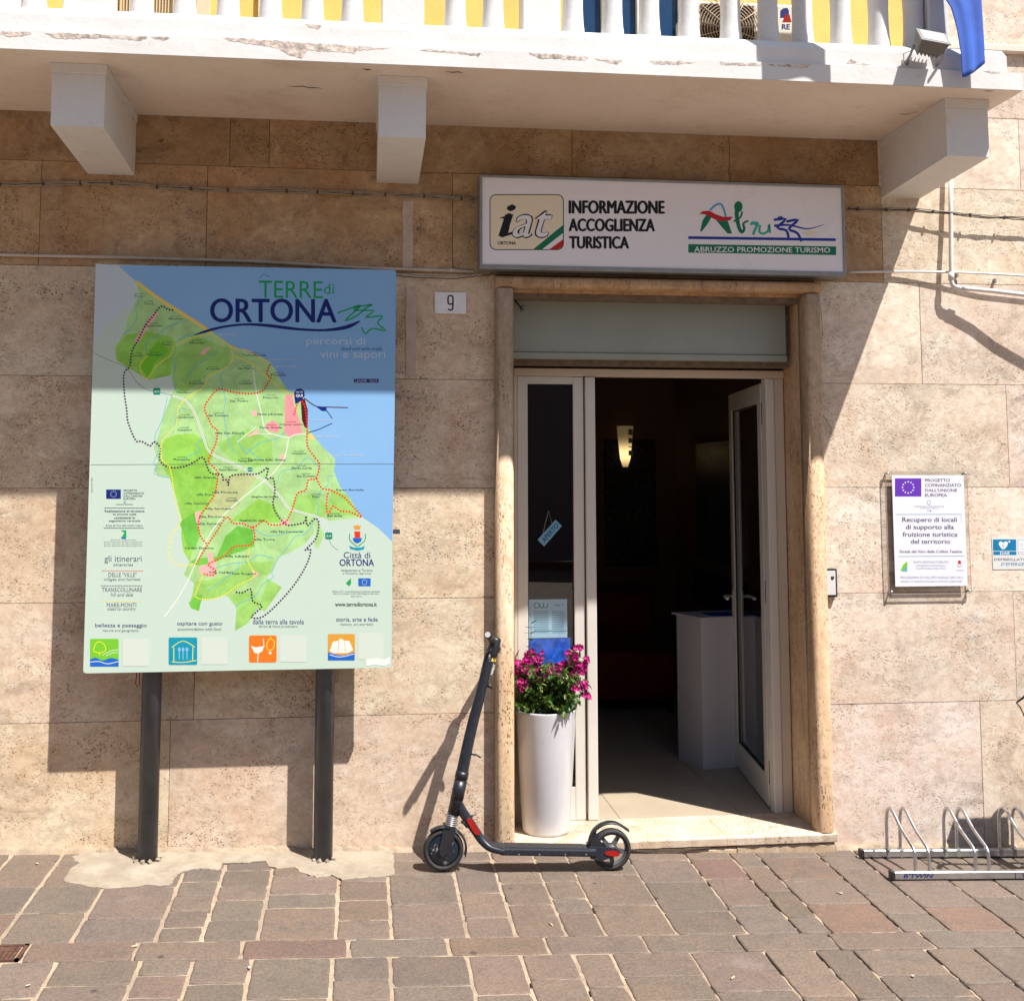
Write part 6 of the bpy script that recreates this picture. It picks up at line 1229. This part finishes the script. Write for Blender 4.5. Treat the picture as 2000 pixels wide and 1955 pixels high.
mb = MB(); xm_ = xc_ + rt_ * .45; ym_ = 3.585 - rt_ * 1.15
for k, (a, b) in enumerate(((.08, .22), (.30, .42), (.50, .52), (.60, .72))): z_a = zt_ + (zb_ - zt_) * a; z_b = zt_ + (zb_ - zt_) * b; mb.box(xm_ - .02, xm_ + .015, ym_, ym_ + .01, z_b, z_a)
mb.build('clip', M['steel_dull'], ws); MB().box(xc_ - .05, xc_ + .05, 3.585, 3.599, zb_ + .05, zt_ - .03).build('back_plate', M['steel_dull'], ws)
po = empty('framed_poster', 'dim framed poster hanging on the right-hand wall of the dark room', 'poster')
Xw = 2.605; y0p, y1p = 2.0, 2.95; MB().box(Xw - .015, Xw + .012, y0p, y1p, 1.12, 2.0, b=.003).build('frame', M['black'], po); MB().box(Xw - .0175, Xw - .0155, y0p + .04, y1p - .04, 1.16, 1.96).build('print', plain('dim_poster', (.03, .03, .045), .4, var=.9, scale=6), po)
bp = MB().box(Xw - .006, Xw + .008, 1.9, 3.1, .78, 1.02).build('blue_banner', M['dkblue']); tag(bp, 'dark blue banner strip on the right wall below the framed poster', 'banner')
mf = MB().box(2.0, 2.44, 3.585, 3.5985, 1.0, 2.05, b=.004).build('mirror', plain('dark_mirror', (.02, .018, .015), .25)); tag(mf, 'tall dark framed panel on the back wall right of the lit lamp', 'mirror')
# hanging APERTO sign behind the fixed glass
op = empty('open_sign', 'small pale blue hanging sign reading APERTO askew behind the glass', 'sign')
Y = DY + .034; k4 = [on(940 + x / 2.783, 680 + y / 2.783, Y) for x, y in ((306, 1042), (342, 1077), (438, 966), (404, 933))]
MB().prism(k4, (0, .003, 0)).build('card', ink('pale_blue_card', (.30, .62, .82)), op)
mb = MB(); a, b, c, d = [p_ + Vector((0, -.0008, 0)) for p_ in k4]; ll = a.lerp(b, .82).lerp(c.lerp(d, .18) if False else d.lerp(c, .82), .10)
lo0 = a.lerp(b, .78); lo1 = d.lerp(c, .78); hi0 = a.lerp(b, .24); hi1 = d.lerp(c, .24)
put_text(mb, 'APERTO', (lo0.lerp(lo1, .1), lo0.lerp(lo1, .93), hi0.lerp(hi1, .1)), 0, offset=.012); mb.build('lettering', ink('card_blue', (.004, .10, .26)), op, recalc=False)
hk = on(940 + 366 / 2.783, 680 + 885 / 2.783, Y); MB().tube([a.lerp(d, .28), hk, a.lerp(d, .80)], .0011, 5).build('string', M['whiteprint'], op)
nt_ = empty('paper_notice', 'pale blue printed notice taped low behind the fixed glass pane', 'notice')
Y = DY + .0235; a, b = on(1030, 1171, Y), on(1108, 1245, Y); MB().box(a.x + .002, b.x, Y, Y + .001, b.z, a.z).build('sheet', ink('notice_pale', (.48, .70, .86)), nt_)
p = Print(Y - .0004, 940, 680, 2.783); M['nteal'] = ink('notice_teal', (.03, .22, .30))
p.line([(290, 1400), (292, 1385), (308, 1385), (314, 1400), (304, 1414), (290, 1408), (290, 1400)], 5, M['nteal']); p.line([(318, 1384), (322, 1408), (336, 1408), (338, 1384)], 5, M['nteal']); p.line([(338, 1402), (348, 1412), (360, 1404), (362, 1386)], 5, M['nteal'])
for i in range(13):
    y = 1430 + i * 9.5; p.line([(285, y), (365, y)], 2.6, M['nteal']); p.line([(385, y + 1), (450, y + 1)], 2.6, M['nteal'])
p.line([(285, 1536), (465, 1536)], 4, M['nteal']); p.text('IAT', 400, 1390, 450, 1404, M['nteal']); p.build('printed_text', nt_)
bp2 = MB().box(X(1031, 1270, Y) + .0, X(1117, 1270, Y), Y + .002, Y + .003, on(1070, 1330, Y).z, on(1070, 1246, Y).z).build('blue_poster', None or (lambda q: q)(plain('blue_mottled_print', (.015, .13, .72), .4, var=.5, scale=28))); tag(bp2, 'blue poster behind the glass just above the flowers', 'poster')

# ================================================================ ACROSS THE SQUARE (seen only as the dark reflection in the door glass)
ob = empty('facing_building', 'shaded plastered building across the square, seen only as a dark reflection', 'building')
MB().box(-16, 18, -31, -25, -.6, 10.5).build('wall', plain('grey_blue_plaster', (.14, .15, .18), .9), ob)
MB().box(-16.3, 18.3, -31.3, -24.6, 10.52, 10.9).build('roof', plain('roof_tiles', (.25, .12, .07), .9), ob)
wp = None
for i in range(11):
    for j in range(3):
        if wp is None: wp = MB().box(-.6, .6, -.03, .03, 0, 1.7, b=.01).build('window', plain('green_shutter', (.02, .05, .035), .7), ob); o = wp
        else: o = wp.copy(); COL.objects.link(o); o.parent = ob
        o.location = (-14 + i * 3, -24.98, .9 + j * 3.2)
for nm in ('flag', 'conduit', 'cable_bundle'):
    for o in S.objects:
        if o.parent is None and o.name.split('.')[0] == nm: o['group'] = {'flag': 'flags hung on the balcony', 'conduit': 'thin conduits on the wall', 'cable_bundle': 'cable bundles clipped to the wall'}[nm]
